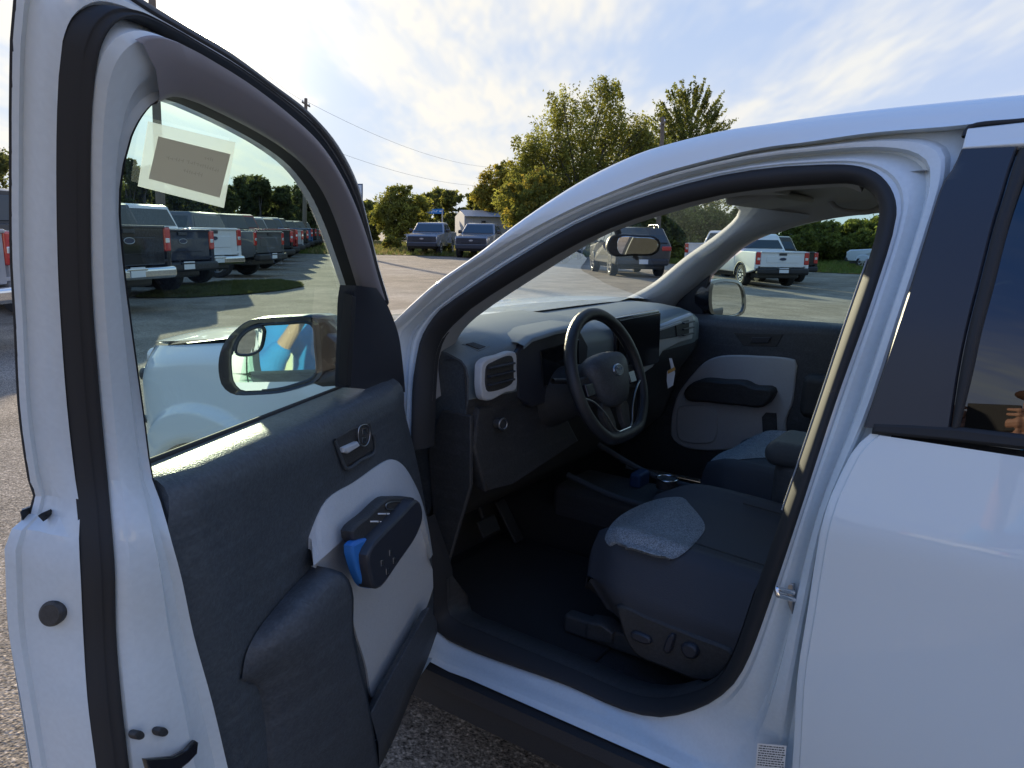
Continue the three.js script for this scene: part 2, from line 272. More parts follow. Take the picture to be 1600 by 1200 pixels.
// --- roof side rail, roof, windscreen ---
const RSpx = [[600, 517], [640, 480], [683, 442], [745, 399], [820, 342], [895, 292], [940, 267], [1000, 240], [1030, 230], [1130, 205], [1200, 194.5], [1250, 187], [1358, 173], [1485, 160], [1600, 149]];
const GRpx = [[612, 520], [655, 483], [697, 446], [757, 406], [828, 363], [905, 324], [950, 305], [1010, 281], [1040, 271], [1136, 246], [1204, 232], [1254, 226], [1360, 211], [1488, 200.5], [1600, 189]];
const RS = RSpx.map((q) => side(q[0], q[1])), RG = GRpx.map((q) => side(q[0], q[1], 0.014));
RS.unshift(V(-0.845, 1.12, 0.36)); RG.unshift(V(-0.875, 1.10, 0.40));
{ const l = RS.length - 1; for (const z of [2.05, 2.35, 2.55]) { const k = (z - RS[l].z); RS.push(V(RS[l].x, RS[l].y - 0.02 * k * k - 0.008 * k, z)); RG.push(V(RG[l].x, RG[l].y - 0.02 * k * k - 0.008 * k, z)); } }
const rs = resample(RS, 90), rg = resample(RG, 90);
const railRows = [rg.map((p) => V(p.x + 0.05, p.y + 0.002, p.z)), rg.map((p) => V(p.x + 0.010, p.y + 0.001, p.z)), rg.map((p) => V(p.x - 0.006, p.y + 0.003, p.z)), ...[0.2, 0.45, 0.75, 1].map((t) => rs.map((p, i) => { const q = rg[i].clone().lerp(p, t); q.x -= 0.014 * Math.sin(Math.PI * Math.min(1, t * 0.9)); return q; })), rs.map((p) => V(p.x + 0.03, p.y + 0.006, p.z)), rs.map((p) => V(p.x + 0.055, p.y + 0.004, p.z))];
const railGeo = loft(railRows, { crease: 0.8 });
part('roof_rail', railGeo, M.paint, truck); part('roof_rail', flip(railGeo), M.paint, truck);
const edge = rs.map((p) => V(p.x + 0.055, p.y + 0.004, p.z));
const kHead = edge.findIndex((p) => p.z > 1.06);
{
  const rows = edge.slice(kHead).map((p, i) => { const r = []; for (let k = 0; k <= 16; k++) { const u = k / 8 - 1; r.push(V(-p.x * u, p.y + 0.03 * (1 - u * u), p.z - 0.10 * (1 - u * u) * Math.max(0, 1 - i / 12))); } return r; });
  part('roof', loft(rows), M.paint, truck);
}
const wsRow = (p, t, d = 0) => { const r = []; for (let k = 0; k <= 16; k++) { const u = k / 8 - 1; r.push(V(-p.x * u, p.y + 0.012 * (1 - u * u) - d, p.z - lerp(0.24, 0.10, t) * (1 - u * u) + d * 0.4)); } return r; };
{
  const e = edge.slice(0, kHead + 1), rows = e.map((p, i) => wsRow(p, i / kHead, 0.004));
  part('windshield', loft(rows), M.glassGreen, truck);
  // dark border of the glass, on its inside
  const band = (pick) => loft(rows.map((r, i) => pick(r, i)));
  part('windshield_border', [band((r) => [r[0].clone().add(V(0.0, -0.004, 0.003)), r[0].clone().lerp(r[1], 0.35).add(V(0, -0.004, 0.003))]), band((r) => [r[16].clone().add(V(0.0, -0.004, 0.003)), r[16].clone().lerp(r[15], 0.35).add(V(0, -0.004, 0.003))]), loft([rows[kHead].map((p) => V(p.x, p.y - 0.005, p.z)), rows[kHead - 3].map((p) => V(p.x, p.y - 0.005, p.z))]), loft([rows[0].map((p) => V(p.x, p.y - 0.003, p.z + 0.003)), rows[2].map((p) => V(p.x, p.y - 0.003, p.z + 0.003))])], M.satinBlack, truck);
}
// --- right side of the cab seen from inside ---
{
  const Wd = [[960, 478], [974, 473], [1020, 449], [1075, 405], [1127, 368], [1153, 345], [1160, 331], [1150, 322]].map((q) => sideRight(q[0], q[1], 0.10));
  const Wn = [[1040, 500], [1060, 470], [1080, 453], [1112, 426], [1156, 387], [1192, 368], [1254, 350], [1300, 340]].map((q) => sideRight(q[0], q[1], 0.06));
  const a = resample(Wd, 24), b = resample(Wn, 24);
  part('pillar_trim', loft([a.map((p) => V(p.x + 0.05, p.y + 0.01, p.z - 0.03)), a, a.map((p, i) => p.clone().lerp(b[i], 0.3).add(V(-0.02, 0, 0.01))), a.map((p, i) => p.clone().lerp(b[i], 0.7).add(V(-0.015, 0, 0.01))), b, b.map((p) => V(p.x + 0.05, p.y, p.z))]), M.stone, truck);
}
// headliner with the folded sun visors
{
  const topR = [[1160, 331], [1192, 366], [1254, 349], [1319, 338], [1367, 333], [1400, 329]].map((q) => sideRight(q[0], q[1], 0.075));
  const zs = [], rows = []; for (let k = 0; k <= 20; k++) zs.push(1.02 + k * 0.075);
  for (const z of zs) { const r = []; for (let k = 0; k <= 20; k++) { const u = k / 10 - 1; const e = Math.abs(u), ye = lerp(1.515, 1.535, sstep(1.0, 1.4, z)); r.push(V(u * 0.66, ye + 0.045 * (1 - Math.pow(e, 4)), z - 0.10 * (1 - u * u) * Math.max(0, 1 - (z - 1.02) / 0.3))); } rows.push(r); }
  part('headliner', loft(rows), M.liner, truck);
  const edgeR = resample(topR, 16);
  part('roof_trim', [loft([edgeR.map((p) => V(p.x + 0.03, p.y, p.z)), edgeR, edgeR.map((p) => V(Math.min(p.x - 0.06, 0.62), 1.545, p.z)), edgeR.map((p) => V(0.55, 1.57, p.z))])], M.liner, truck);
  for (const s of [-1, 1]) { const v = rbox(0.40, 0.022, 0.16, 0.011, 0, 0, 0, 3); v.rotateX(-0.13); v.translate(s * 0.33, 1.535, 1.07); part('sun_visor', v, M.liner, truck); }
  part('roof_console', [rbox(0.20, 0.03, 0.18, 0.014, 0.02, 1.555, 1.10, 3)], M.liner, truck);
  part('grab_handle', tube([V(0.60, 1.545, 1.18), V(0.575, 1.515, 1.22), V(0.575, 1.51, 1.32), V(0.60, 1.545, 1.36)], 0.009, 8), M.liner, truck);
}
// --- hood, front wings, cowl ---
{
  const wing = (z) => { const f = clamp((-0.30 - z) / 0.52); return { top: lerp(1.135, 1.03, sstep(0.4, -0.85, z)) - 0.05 * f ** 4, x: -lerp(0.905, 0.66, f ** 2.4) }; };
  const zs = []; for (let k = 0; k <= 80; k++) zs.push(0.52 - k * 1.35 / 80);
  const AX = -0.14, AR = 0.43, rows = [];
  for (const z of zs) {
    const w = wing(z), dz = z - AX, arch = Math.abs(dz) < AR ? 0.37 + Math.sqrt(AR * AR - dz * dz) : 0.36, low = Math.max(arch, 0.36);
    const r = []; for (let k = 0; k <= 26; k++) { const t = k / 26, y = lerp(low, w.top, t), d = Math.hypot(dz, y - 0.37) - AR, lip = sstep(0.115, 0.095, d) * sstep(-0.02, 0.02, d); r.push(V(w.x + (t > 0.8 ? 0.05 * ((t - 0.8) / 0.2) ** 2 : 0) + 0.03 * sstep(0.75, 0.4, y) - 0.020 * lip - 0.006 * Math.sin(y * 9), y, z)); }
    r.unshift(V(r[0].x + 0.10, r[0].y + 0.01, z)); rows.push(r);
  }
  const wingGeo = loft(rows, { crease: 0.9 });
  part('front_fender', wingGeo, M.paint, truck); part('front_fender', flip(wingGeo), M.paint, truck);
  const hood = zs.filter((z) => z < 0.46).map((z) => { const w = wing(z), r = []; for (let k = 0; k <= 20; k++) { const u = k / 10 - 1; r.push(V(u * (-w.x - 0.049), w.top + 0.006 + 0.035 * (1 - u ** 4) + 0.012 * sstep(0.62, 0.68, Math.abs(u)) - 0.004, z)); } return r; });
  part('hood', loft(hood, { crease: 0.5 }), M.paint, truck);
  part('cowl', loft([[-1, 1], [-1, 1]].map((q, i) => q.map((s) => V(s * 0.84, 1.115 - i * 0.03, 0.44 + i * 0.0 - 0.3 * i)))), M.charcoal, truck);
  // nose
  part('front_bumper', [rbox(1.40, 0.34, 0.12, 0.05, 0, 0.55, -0.78, 4)], M.cladding, truck);
  part('grille', [rbox(1.30, 0.24, 0.06, 0.03, 0, 0.88, -0.80, 3), rbox(1.46, 0.05, 0.05, 0.02, 0, 0.90, -0.82, 3)], M.satinBlack, truck);
  for (const s of [-1, 1]) part('headlight', [rbox(0.16, 0.22, 0.10, 0.03, s * 0.64, 0.89, -0.76, 3)], phys(0.7, 0.72, 0.75, { roughness: 0.15, clearcoat: 1 }), truck);
  // wheels
  const tyreG = new THREE.LatheGeometry([[0.225, -0.11], [0.31, -0.115], [0.345, -0.105], [0.36, -0.07], [0.362, 0], [0.36, 0.07], [0.345, 0.105], [0.31, 0.115], [0.225, 0.11]].map(([r, y]) => new THREE.Vector2(r, y)), 40); tyreG.rotateZ(Math.PI / 2);
  const rim = [cyl(0.228, 0.228, 0.02, 32)]; rim[0].rotateZ(Math.PI / 2); rim[0].translate(-0.03, 0, 0);
  for (let k = 0; k < 5; k++) { const sgeo = rbox(0.03, 0.21, 0.05, 0.01, -0.085, 0.115, 0); sgeo.rotateX(k * 2 * Math.PI / 5); rim.push(sgeo); }
  for (const [x, z, s] of [[-0.79, AX, 1], [0.79, AX, -1], [-0.79, AX + 3.08, 1], [0.79, AX + 3.08, -1]]) { const wgrp = sub('wheel', truck); wgrp.position.set(x, 0.362, z); wgrp.rotation.y = s > 0 ? 0 : Math.PI; part('tyre', tyreG, M.tyre, wgrp); part('rim', rim.map((g) => g.clone()), M.steel, wgrp); }
  // wheel housings, engine bay wall
  part('wheel_housing', [rbox(0.30, 0.02, 0.9, 0.005, -0.72, 0.80, AX), rbox(0.30, 0.02, 0.9, 0.005, 0.72, 0.80, AX), rbox(1.2, 0.72, 0.8, 0.02, 0, 0.68, AX)], M.charcoal, truck);
  part('firewall', [rbox(1.70, 0.75, 0.03, 0.005, 0, 0.74, 0.335)], M.charcoal, truck);
}
// --- floor, sills, black cladding, rear body ---
part('cabin_floor', [rbox(1.66, 0.03, 2.2, 0.005, 0, 0.375, 1.45), rbox(0.26, 0.16, 1.6, 0.05, 0, 0.45, 1.1, 3)], M.carpet, truck);
{
  // rocker cladding under the white sill, traced on the side
  const lip = [[640, 1021], [670, 1035], [905, 1139], [1060, 1207], [1246, 1288]].map((q) => side(q[0], q[1], 0.002)); lip.unshift(V(-0.885, lip[0].y, 0.42)); lip.push(V(-0.885, lip[4].y, 2.6));
  const l = resample(lip, 30), down = (dy, dx) => l.map((p) => V(-0.885 + dx, p.y + dy, p.z));
  const g = loft([down(0.0, 0.02), down(-0.004, -0.012), down(-0.03, -0.02), down(-0.035, -0.005), down(-0.05, -0.008), down(-0.10, -0.004), down(-0.13, 0.03), down(-0.14, 0.2)], { crease: 0.6 });
  part('rocker_cladding', g, M.cladding, truck); part('rocker_cladding', flip(g), M.cladding, truck);
  part('underbody', rbox(1.5, 0.06, 4.3, 0.02, 0, 0.29, 1.5), M.charcoal, truck);
}
// ================= open driver door: a = back from the hinge, y = up, b = in =================
const HX = -0.88, HZ = 0.56, PHI = 70 * D2R;
const frontDoor = sub('front_door', truck);
frontDoor.position.set(HX, 0, HZ); frontDoor.rotation.y = -PHI;   // local x = b, local z = a
const toDoor = (p) => { const dx = p.x - HX, dz = p.z - HZ, s = Math.sin(PHI), c = Math.cos(PHI); return V(c * dx + s * dz, p.y, -s * dx + c * dz); };
const dEye = toDoor(EYE);
const dRay = (px, py) => toDoor(EYE.clone().add(rayOf(px, py))).sub(dEye);
const dP = (px, py, b) => { const d = dRay(px, py); return dEye.clone().addScaledVector(d, (b - dEye.x) / d.x); };       // on a plane b
const dA = (px, py, a) => { const d = dRay(px, py); return dEye.clone().addScaledVector(d, (a - dEye.z) / d.z); };       // on a plane a
const dS = (px, py, off) => { const d = dRay(px, py); let lo = 0.2, hi = 4; for (let i = 0; i < 50; i++) { const m = (lo + hi) / 2, p = dEye.clone().addScaledVector(d, m); const o = typeof off === 'function' ? off(p.y) : off; p.x > S(p.y) - HX + o ? lo = m : hi = m; } return dEye.clone().addScaledVector(d, lo); };
let rearEdge = [];
const below = (y) => sstep(1.17, 1.02, y);
const skinB = (y) => S(y) - HX;
{
  // outline of the frame from the door's foot up the rear edge, over the top and down the front pillar
  const F0 = [[51, 1200], [33, 1095], [14, 990], [9, 900], [12, 835], [54, 792], [45, 750], [30, 645], [23, 505], [17, 400], [16, 245], [17, 105], [23, 0], [45, -52], [100, -70], [170, -32], [230, 8], [287, 42], [350, 79], [420, 130], [480, 176], [519, 221], [552, 284], [570, 350], [585, 410], [603, 470]];
  const F1 = [[159, 1200], [146, 1095], [140, 990], [136, 900], [132, 835], [131, 800], [124, 750], [112, 645], [101, 505], [96, 400], [94, 245], [97, 140], [104, 70], [122, 28], [152, 8], [192, 12], [240, 34], [297, 66], [357, 101], [425, 148], [480, 192], [518, 240], [549, 300], [568, 361], [583, 418], [601, 475]];
  const F2 = [[201, 1200], [189, 1095], [180, 990], [178, 885], [174, 835], [171, 800], [167, 750], [157, 645], [145, 505], [140, 420], [138, 280], [139, 190], [144, 125], [156, 82], [178, 55], [210, 44], [255, 56], [312, 87], [366, 121], [430, 170], [480, 216], [514, 263], [544, 321], [565, 376], [580, 428], [598, 480]];
  const F3 = [[356, 1200], [331, 1095], [302, 990], [283, 900], [265, 835], [253, 790], [238, 750], [223, 645], [204, 510], [192, 415], [185, 320], [190, 265], [203, 215], [220, 182], [238, 162], [258, 152], [285, 153], [330, 171], [390, 201], [438, 230], [474, 260], [504, 302], [525, 350], [543, 404], [556, 446], [566, 480]];
  const K = [0, 6, 12, 16, 21, 25], n = 16;
  const c0 = keyed(F0.map((q) => dS(q[0], q[1], 0)), K, n);
  const c1 = keyed(F1.map((q) => dS(q[0], q[1], (y) => lerp(0.052, 0.098, below(y)))), K, n);
  const c2 = keyed(F2.map((q) => dS(q[0], q[1], (y) => lerp(0.080, 0.125, below(y)))), K, n);
  const c3 = keyed(F3.map((q) => dS(q[0], q[1], (y) => lerp(0.078, 0.165, below(y)))), K, n);
  const go = (list, off, a, lows) => list; // lower part: straight on down to the foot of the door
  const low = (c, k) => { const d = c[0], out = []; for (const y of [0.40, 0.50]) if (y < d.y - 0.04) { const b = d.x - skinB(d.y) + skinB(y); out.push(V(b, y, d.z - (y < 0.46 ? 0.02 : 0))); } return out; };
  const lows = [c0, c1, c2, c3].map((c) => low(c)), nl = Math.min(...lows.map((l) => l.length));
  const [C0, C1, C2, C3] = [c0, c1, c2, c3].map((c, k) => [...lows[k].slice(0, nl), ...c]);
  const mx = (a, b, t, d = 0, s = 0) => a.map((p, i) => { const q = p.clone().lerp(b[i], t); q.x += d; q.z += s; return q; });
  const up = C0.map((p) => sstep(1.1, 1.25, p.y));
  rearEdge = C3.filter((p, i) => i < nl + n + 4);
  // outer flange -> shut face -> channel for the seal -> inner flange
  part('door_shell', loft([mx(C0, C1, 0.12, -0.006, -0.03), mx(C0, C1, 0, 0.0), mx(C0, C1, 0.10, 0.004), mx(C0, C1, 0.16, 0.001, -0.004), mx(C0, C1, 0.30, 0.002, -0.004), mx(C0, C1, 0.5, 0.004), mx(C0, C1, 0.75, 0.004), mx(C0, C1, 0.92, 0), mx(C1, C2, 0.15, -0.014), mx(C1, C2, 0.85, -0.012), mx(C2, C3, 0.03, 0.002), mx(C2, C3, 0.14, 0.010), mx(C2, C3, 0.40, 0.012), mx(C2, C3, 0.58, 0.010), mx(C2, C3, 0.70, 0.0), mx(C2, C3, 0.90, -0.006), C3, mx(C2, C3, 1.02, -0.03)], { crease: 0.5 }), M.paintIn, frontDoor);
  const slim = (t, d) => C1.map((p, i) => { const k = lerp(1, 0.34, sstep(nl + 2 * n, nl + 3 * n, i)), q = p.clone().lerp(C2[i], t * k); q.x += d; return q; });
  part('weatherstrip', loft([slim(-0.03, -0.008), slim(0.05, 0.004), slim(0.25, 0.010), slim(0.42, 0.006), slim(0.60, 0.009), slim(0.85, 0.007), slim(1.0, 0.0), slim(1.02, -0.012)]), M.rubber, frontDoor);
  // rubber strip round the frame's outer edge
  const frontish = (i) => sstep(nl + 2 * n, nl + 3 * n, i), wsp = (t, d) => C0.map((p, i) => { const k = lerp(0.13, 1, frontish(i)), q = p.clone().lerp(C1[i], t * (t > 0 ? lerp(0.2, 1, frontish(i)) : k)); q.x += d * k; return q; });
  part('weatherstrip', loft([wsp(-0.015, -0.012), wsp(-0.035, -0.003), wsp(-0.02, 0.004), wsp(0.3, 0.008), wsp(0.62, 0.009), wsp(0.70, 0.003)].map((r) => r.slice(nl + n - 2))), M.rubber, frontDoor);
  // dark cover on the inner frame along the top and front of the window
  part('frame_trim', loft([mx(C2, C3, 0.10, 0.012), mx(C2, C3, 0.16, 0.018), mx(C2, C3, 0.5, 0.020), mx(C2, C3, 0.9, 0.012), mx(C2, C3, 1.0, 0.006), mx(C2, C3, 1.01, -0.006)].map((r) => r.slice(nl + 3 * n - 8, nl + 5 * n))), M.frameTrim, frontDoor);
  part('window_seal', loft([mx(C2, C3, 0.99, 0.003), mx(C2, C3, 1.015, 0.0), mx(C2, C3, 1.02, -0.008), mx(C2, C3, 1.01, -0.024)].map((r) => r.slice(nl + n - 2))), M.rubber, frontDoor);
  // outer skin below the window
  const skin = []; for (let k = 0; k <= 24; k++) { const y = lerp(0.38, 1.098, k / 24), r = []; for (let j = 0; j <= 10; j++) r.push(V(skinB(y) - 0.002, y, lerp(-0.01, y < 1 ? 0.983 : 0.972, j / 10))); skin.push(r); }
  part('outer_panel', loft(skin), M.paint, frontDoor);
  part('door_bottom', loft([skin[0].map((p) => V(p.x, p.y, p.z)), skin[0].map((p) => V(p.x + 0.13, p.y + 0.01, p.z))]), M.paintIn, frontDoor);
  part('hinge_face', loft([0.40, 0.7, 1.0, 1.12].map((y) => [V(skinB(y), y, -0.01), V(0.0, y, 0.0), V(0.05, y, 0.03)])), M.paintIn, frontDoor);
  // window pane
  const poly = [...c3.slice(n, 5 * n - 6).map((p) => p.clone()), dS(566, 480, 0.07), dP(547, 612, 0.055), dP(236, 738, 0.055)];
  const span = (y) => { const zs = []; for (let i = 0; i < poly.length; i++) { const p = poly[i], q = poly[(i + 1) % poly.length]; if ((p.y - y) * (q.y - y) <= 0 && p.y !== q.y) zs.push(lerp(p.z, q.z, (y - p.y) / (q.y - p.y))); } return zs.length > 1 ? [Math.min(...zs), Math.max(...zs)] : null; };
  const y0 = Math.min(...poly.map((p) => p.y)), y1 = Math.max(...poly.map((p) => p.y)), pr = [];
  for (let k = 0; k <= 40; k++) { const y = lerp(1.095, y1 - 0.002, k / 40), sq = span(Math.max(y, 1.13)); if (!sq) continue; const r = []; for (let j = 0; j <= 12; j++) r.push(V(skinB(y) + 0.046, y, lerp(sq[0] - 0.03, sq[1] + 0.02, j / 12))); pr.push(r); }
  pr.push(pr.at(-1).map((p) => V(skinB(p.y + 0.025) + 0.046, p.y + 0.025, p.z)));
  const g = loft(pr);
  part('window_pane', g, M.glassDoor, frontDoor);
}
// black cover over the front corner of the window
{
  const L = resample([[556, 446, 0], [552, 470, 0], [550, 520, 0], [547, 574, 0], [546, 606, 0]].map((q) => V(...q)), 16), R = resample([[588, 450, 0], [603, 472, 0], [615, 499, 0], [623, 524, 0], [630, 575, 0], [633, 613, 0]].map((q) => V(...q)), 16), rows = [];
  for (let k = 0; k <= 8; k++) rows.push(L.map((p, i) => dS(lerp(p.x, R[i].x, k / 8), lerp(p.y, R[i].y, k / 8), 0.102 + 0.004 * Math.sin(Math.PI * k / 8))));
  part('corner_cover', loft([rows[0].map((p) => V(p.x - 0.03, p.y, p.z)), ...rows, rows[8].map((p) => V(p.x - 0.035, p.y, p.z))], { crease: 0.8 }), M.satinBlack, frontDoor);
}
part('window_seal', plate([[541, 604], [551, 462], [557, 464], [549, 604]].map((q) => dS(q[0], q[1], 0.104)), V(1, -0.3, 0), 0.018, 0.002), M.rubber, frontDoor);
// belt strip at the foot of the glass
{ const a = dP(231, 727, 0.06), b = dP(547, 603, 0.06); part('window_seal', [tube([V(a.x - 0.003, a.y + 0.002, a.z + 0.02), V(b.x - 0.003, b.y + 0.002, b.z)], 0.0055, 8)], M.rubber, frontDoor); }
// --- trim: rows from the window ledge down ---
const ledge = (y) => y > 1.10 ? lerp(0.133, 0.06, clamp((y - 1.10) / 0.024)) : 0.135;
{
  const rearE = [[235, 727], [247, 757], [262, 805], [283, 880], [306, 975], [330, 1080], [358, 1196]], frontE = [[633, 606], [638, 641], [646, 665], [654, 700], [667, 760], [680, 850], [685, 930], [684, 985]];
  const tr = (L, b) => L.map((q) => { let p = dP(q[0], q[1], b); for (let i = 0; i < 8; i++) p = dP(q[0], q[1], ledge(p.y)); return p; });
  const re = tr(rearE), fe = tr(frontE);
  const at = (L, y) => { const s = [...L].sort((p, q) => p.y - q.y); if (y <= s[0].y) return s[0].z; for (let i = 0; i < s.length - 1; i++) if (y <= s[i + 1].y) return lerp(s[i].z, s[i + 1].z, (y - s[i].y) / (s[i + 1].y - s[i].y)); return s.at(-1).z; };
  const pr = [[0.055, 1.1235], [0.075, 1.1225], [0.098, 1.1195], [0.114, 1.1155], [0.125, 1.109], [0.1325, 1.099], [0.1365, 1.084], [0.1365, 1.06], [0.135, 1.03], [0.135, 0.98], [0.135, 0.93], [0.135, 0.88], [0.135, 0.82], [0.135, 0.76], [0.135, 0.70], [0.135, 0.64], [0.135, 0.58], [0.135, 0.52], [0.135, 0.46], [0.135, 0.42]];
  const rows = pr.map(([b, y]) => { const a0 = at(rearEdge, y) - 0.004, a1 = Math.max(0.012, at(fe, y)), r = []; for (let k = 0; k <= 24; k++) { const t = k / 24, e = Math.min(t, 1 - t) * 24; r.push(V(b - (e < 1 ? 0.012 : 0) + 0.004 * Math.sin(t * 3) * (y < 1.09 ? 1 : 0), y, lerp(a0, a1, t))); } r.unshift(V(r[0].x - 0.05, y, r[0].z)); r.push(V(r.at(-1).x - 0.06, y, r.at(-1).z - 0.002)); return r; });
  part('door_trim', loft(rows, { crease: 0.9 }), M.navy, frontDoor);
}
const IN = V(1, 0, 0);
// pale insert: upper facet leans in towards a crease, lower facet falls back to a shelf
{
  const top = [[484, 858], [484, 842], [490, 824], [509, 784], [556, 752], [602, 721], [614, 718], [630, 727], [645, 750], [657, 778], [668, 822], [675, 866]].map((q) => dP(q[0], q[1], 0.141));
  const cr = [[490, 884], [497, 878], [505, 871], [524, 854], [552, 829], [580, 804], [602, 784], [620, 778], [645, 782], [658, 798], [667, 832], [674, 870]].map((q) => dP(q[0], q[1], 0.165));
  const re = [[497, 890], [508, 889], [520, 889], [538, 892], [558, 889], [580, 880], [602, 866], [622, 860], [646, 862], [660, 870], [668, 880], [676, 890]].map((q) => dP(q[0], q[1], 0.146));
  const bo = [[548, 930], [550, 950], [552, 968], [556, 988], [572, 1040], [582, 1090], [592, 1085], [606, 1060], [630, 1012], [655, 968], [668, 945], [677, 918]].map((q) => dP(q[0], q[1], 0.143));
  const n = 40, [t, c, r, b] = [top, cr, re, bo].map((l) => resample(l, n));
  part('trim_insert', loft([t.map((p) => V(p.x - 0.012, p.y, p.z)), t, t.map((p, i) => p.clone().lerp(c[i], 0.08).add(V(0.002, 0, 0))), c, c.map((p, i) => p.clone().lerp(r[i], 0.25).add(V(-0.006, 0, 0))), r, b, b.map((p) => V(p.x - 0.012, p.y, p.z))], { crease: 0.5 }), M.greyTrim, frontDoor);
}
// release handle in its recess, lock switches
{
  const rec = [[521, 687], [548, 669], [580, 657], [583, 680], [584, 705], [562, 719], [540, 732], [530, 712]].map((q) => dP(q[0], q[1], 0.1415));
  const h = sub('release_handle', truck); h.removeFromParent(); 
  part('handle_recess', plate(rec, IN, 0.02, 0.004), M.charcoal, frontDoor);
  part('recess_frame', tube([...rec.slice(3), rec[0]].map((p) => V(p.x + 0.002, p.y, p.z)), 0.0035, 6), M.navy, frontDoor);
  part('release_handle', [plate([[538, 700], [560, 690], [564, 697], [545, 709], [538, 707]].map((q) => dP(q[0], q[1], 0.150)), IN, 0.012, 0.003)], M.greyTrim, frontDoor);
  part('lock_switch', [plate([[561, 669], [567, 664], [575, 665], [578, 675], [576, 690], [570, 697], [563, 694], [560, 682]].map((q) => dP(q[0], q[1], 0.147)), IN, 0.01, 0.002)], M.charcoal, frontDoor);
  part('lock_switch_trim', tube(smoothClosed([[561, 669], [567, 664], [575, 665], [578, 675], [576, 690], [570, 697], [563, 694], [560, 682]].map((q) => dP(q[0], q[1], 0.148)), 24), 0.0012, 5, 48, true), M.steel, frontDoor);
  part('lock_symbol', [plate([[567, 670], [571, 669], [573, 678], [567, 679]].map((q) => dP(q[0], q[1], 0.1485)), IN, 0.001, 0.0003), plate([[566, 684], [572, 683], [571, 692], [567, 692]].map((q) => dP(q[0], q[1], 0.1485)), IN, 0.001, 0.0003)], M.steel, frontDoor);
}
// switch pod with the blue pull handle
{
  const face = smoothClosed([[576, 868], [583, 853], [600, 833], [628, 805], [650, 782], [656, 783], [661, 797], [661, 812], [652, 837], [625, 878], [600, 914], [593, 920], [585, 919], [580, 900]].map((q) => dP(q[0], q[1], 0.222)), 40);
  part('switch_pod', plate(face, IN, 0.028, 0.005), M.satinBlack, frontDoor);
  const blue = smoothClosed([[551, 853], [562, 845], [582, 840], [602, 836], [602, 870], [592, 914], [580, 920], [569, 914], [559, 892]].map((q) => dP(q[0], q[1], 0.204)), 30);
  part('pull_handle', plate(blue, IN, 0.016, 0.005), M.blue, frontDoor);
  const topv = [[551, 829], [580, 803], [606, 779], [620, 777], [651, 780], [600, 834], [572, 846], [556, 848]].map((q, i) => dP(q[0], q[1], i > 3 ? 0.218 : 0.166));
  part('switch_panel', plate(smoothClosed([[551, 831], [580, 803], [606, 779], [620, 777], [650, 781], [598, 834], [575, 846], [556, 848]].map((q) => dP(q[0], q[1], 0.196)), 40), IN, 0.022, 0.004), M.charcoal, frontDoor);
  for (const [x, y] of [[598, 803], [612, 803], [586, 815], [601, 815.5]]) part('window_switch', plate([[x - 6, y - 1.2], [x + 6, y - 1.2], [x + 6, y + 1.2], [x - 6, y + 1.2]].map((q) => dP(q[0], q[1], 0.198)), IN, 0.003, 0.001), M.mark, frontDoor);
  part('mirror_switch', tube(smoothClosed([[603, 789], [615, 784], [629, 787], [627, 794], [615, 796], [604, 794]].map((q) => dP(q[0], q[1], 0.198)), 24), 0.0012, 5, 48, true), M.steel, frontDoor);
  for (const [x, y] of [[598, 880], [611, 864], [617, 876], [606, 893]]) part('pod_mark', plate([[x - 2, y - 4], [x + 2, y - 5], [x + 1.5, y + 4], [x - 1.5, y + 5]].map((q) => dP(q[0], q[1], 0.2235)), IN, 0.002, 0.0006), M.steel, frontDoor);
}
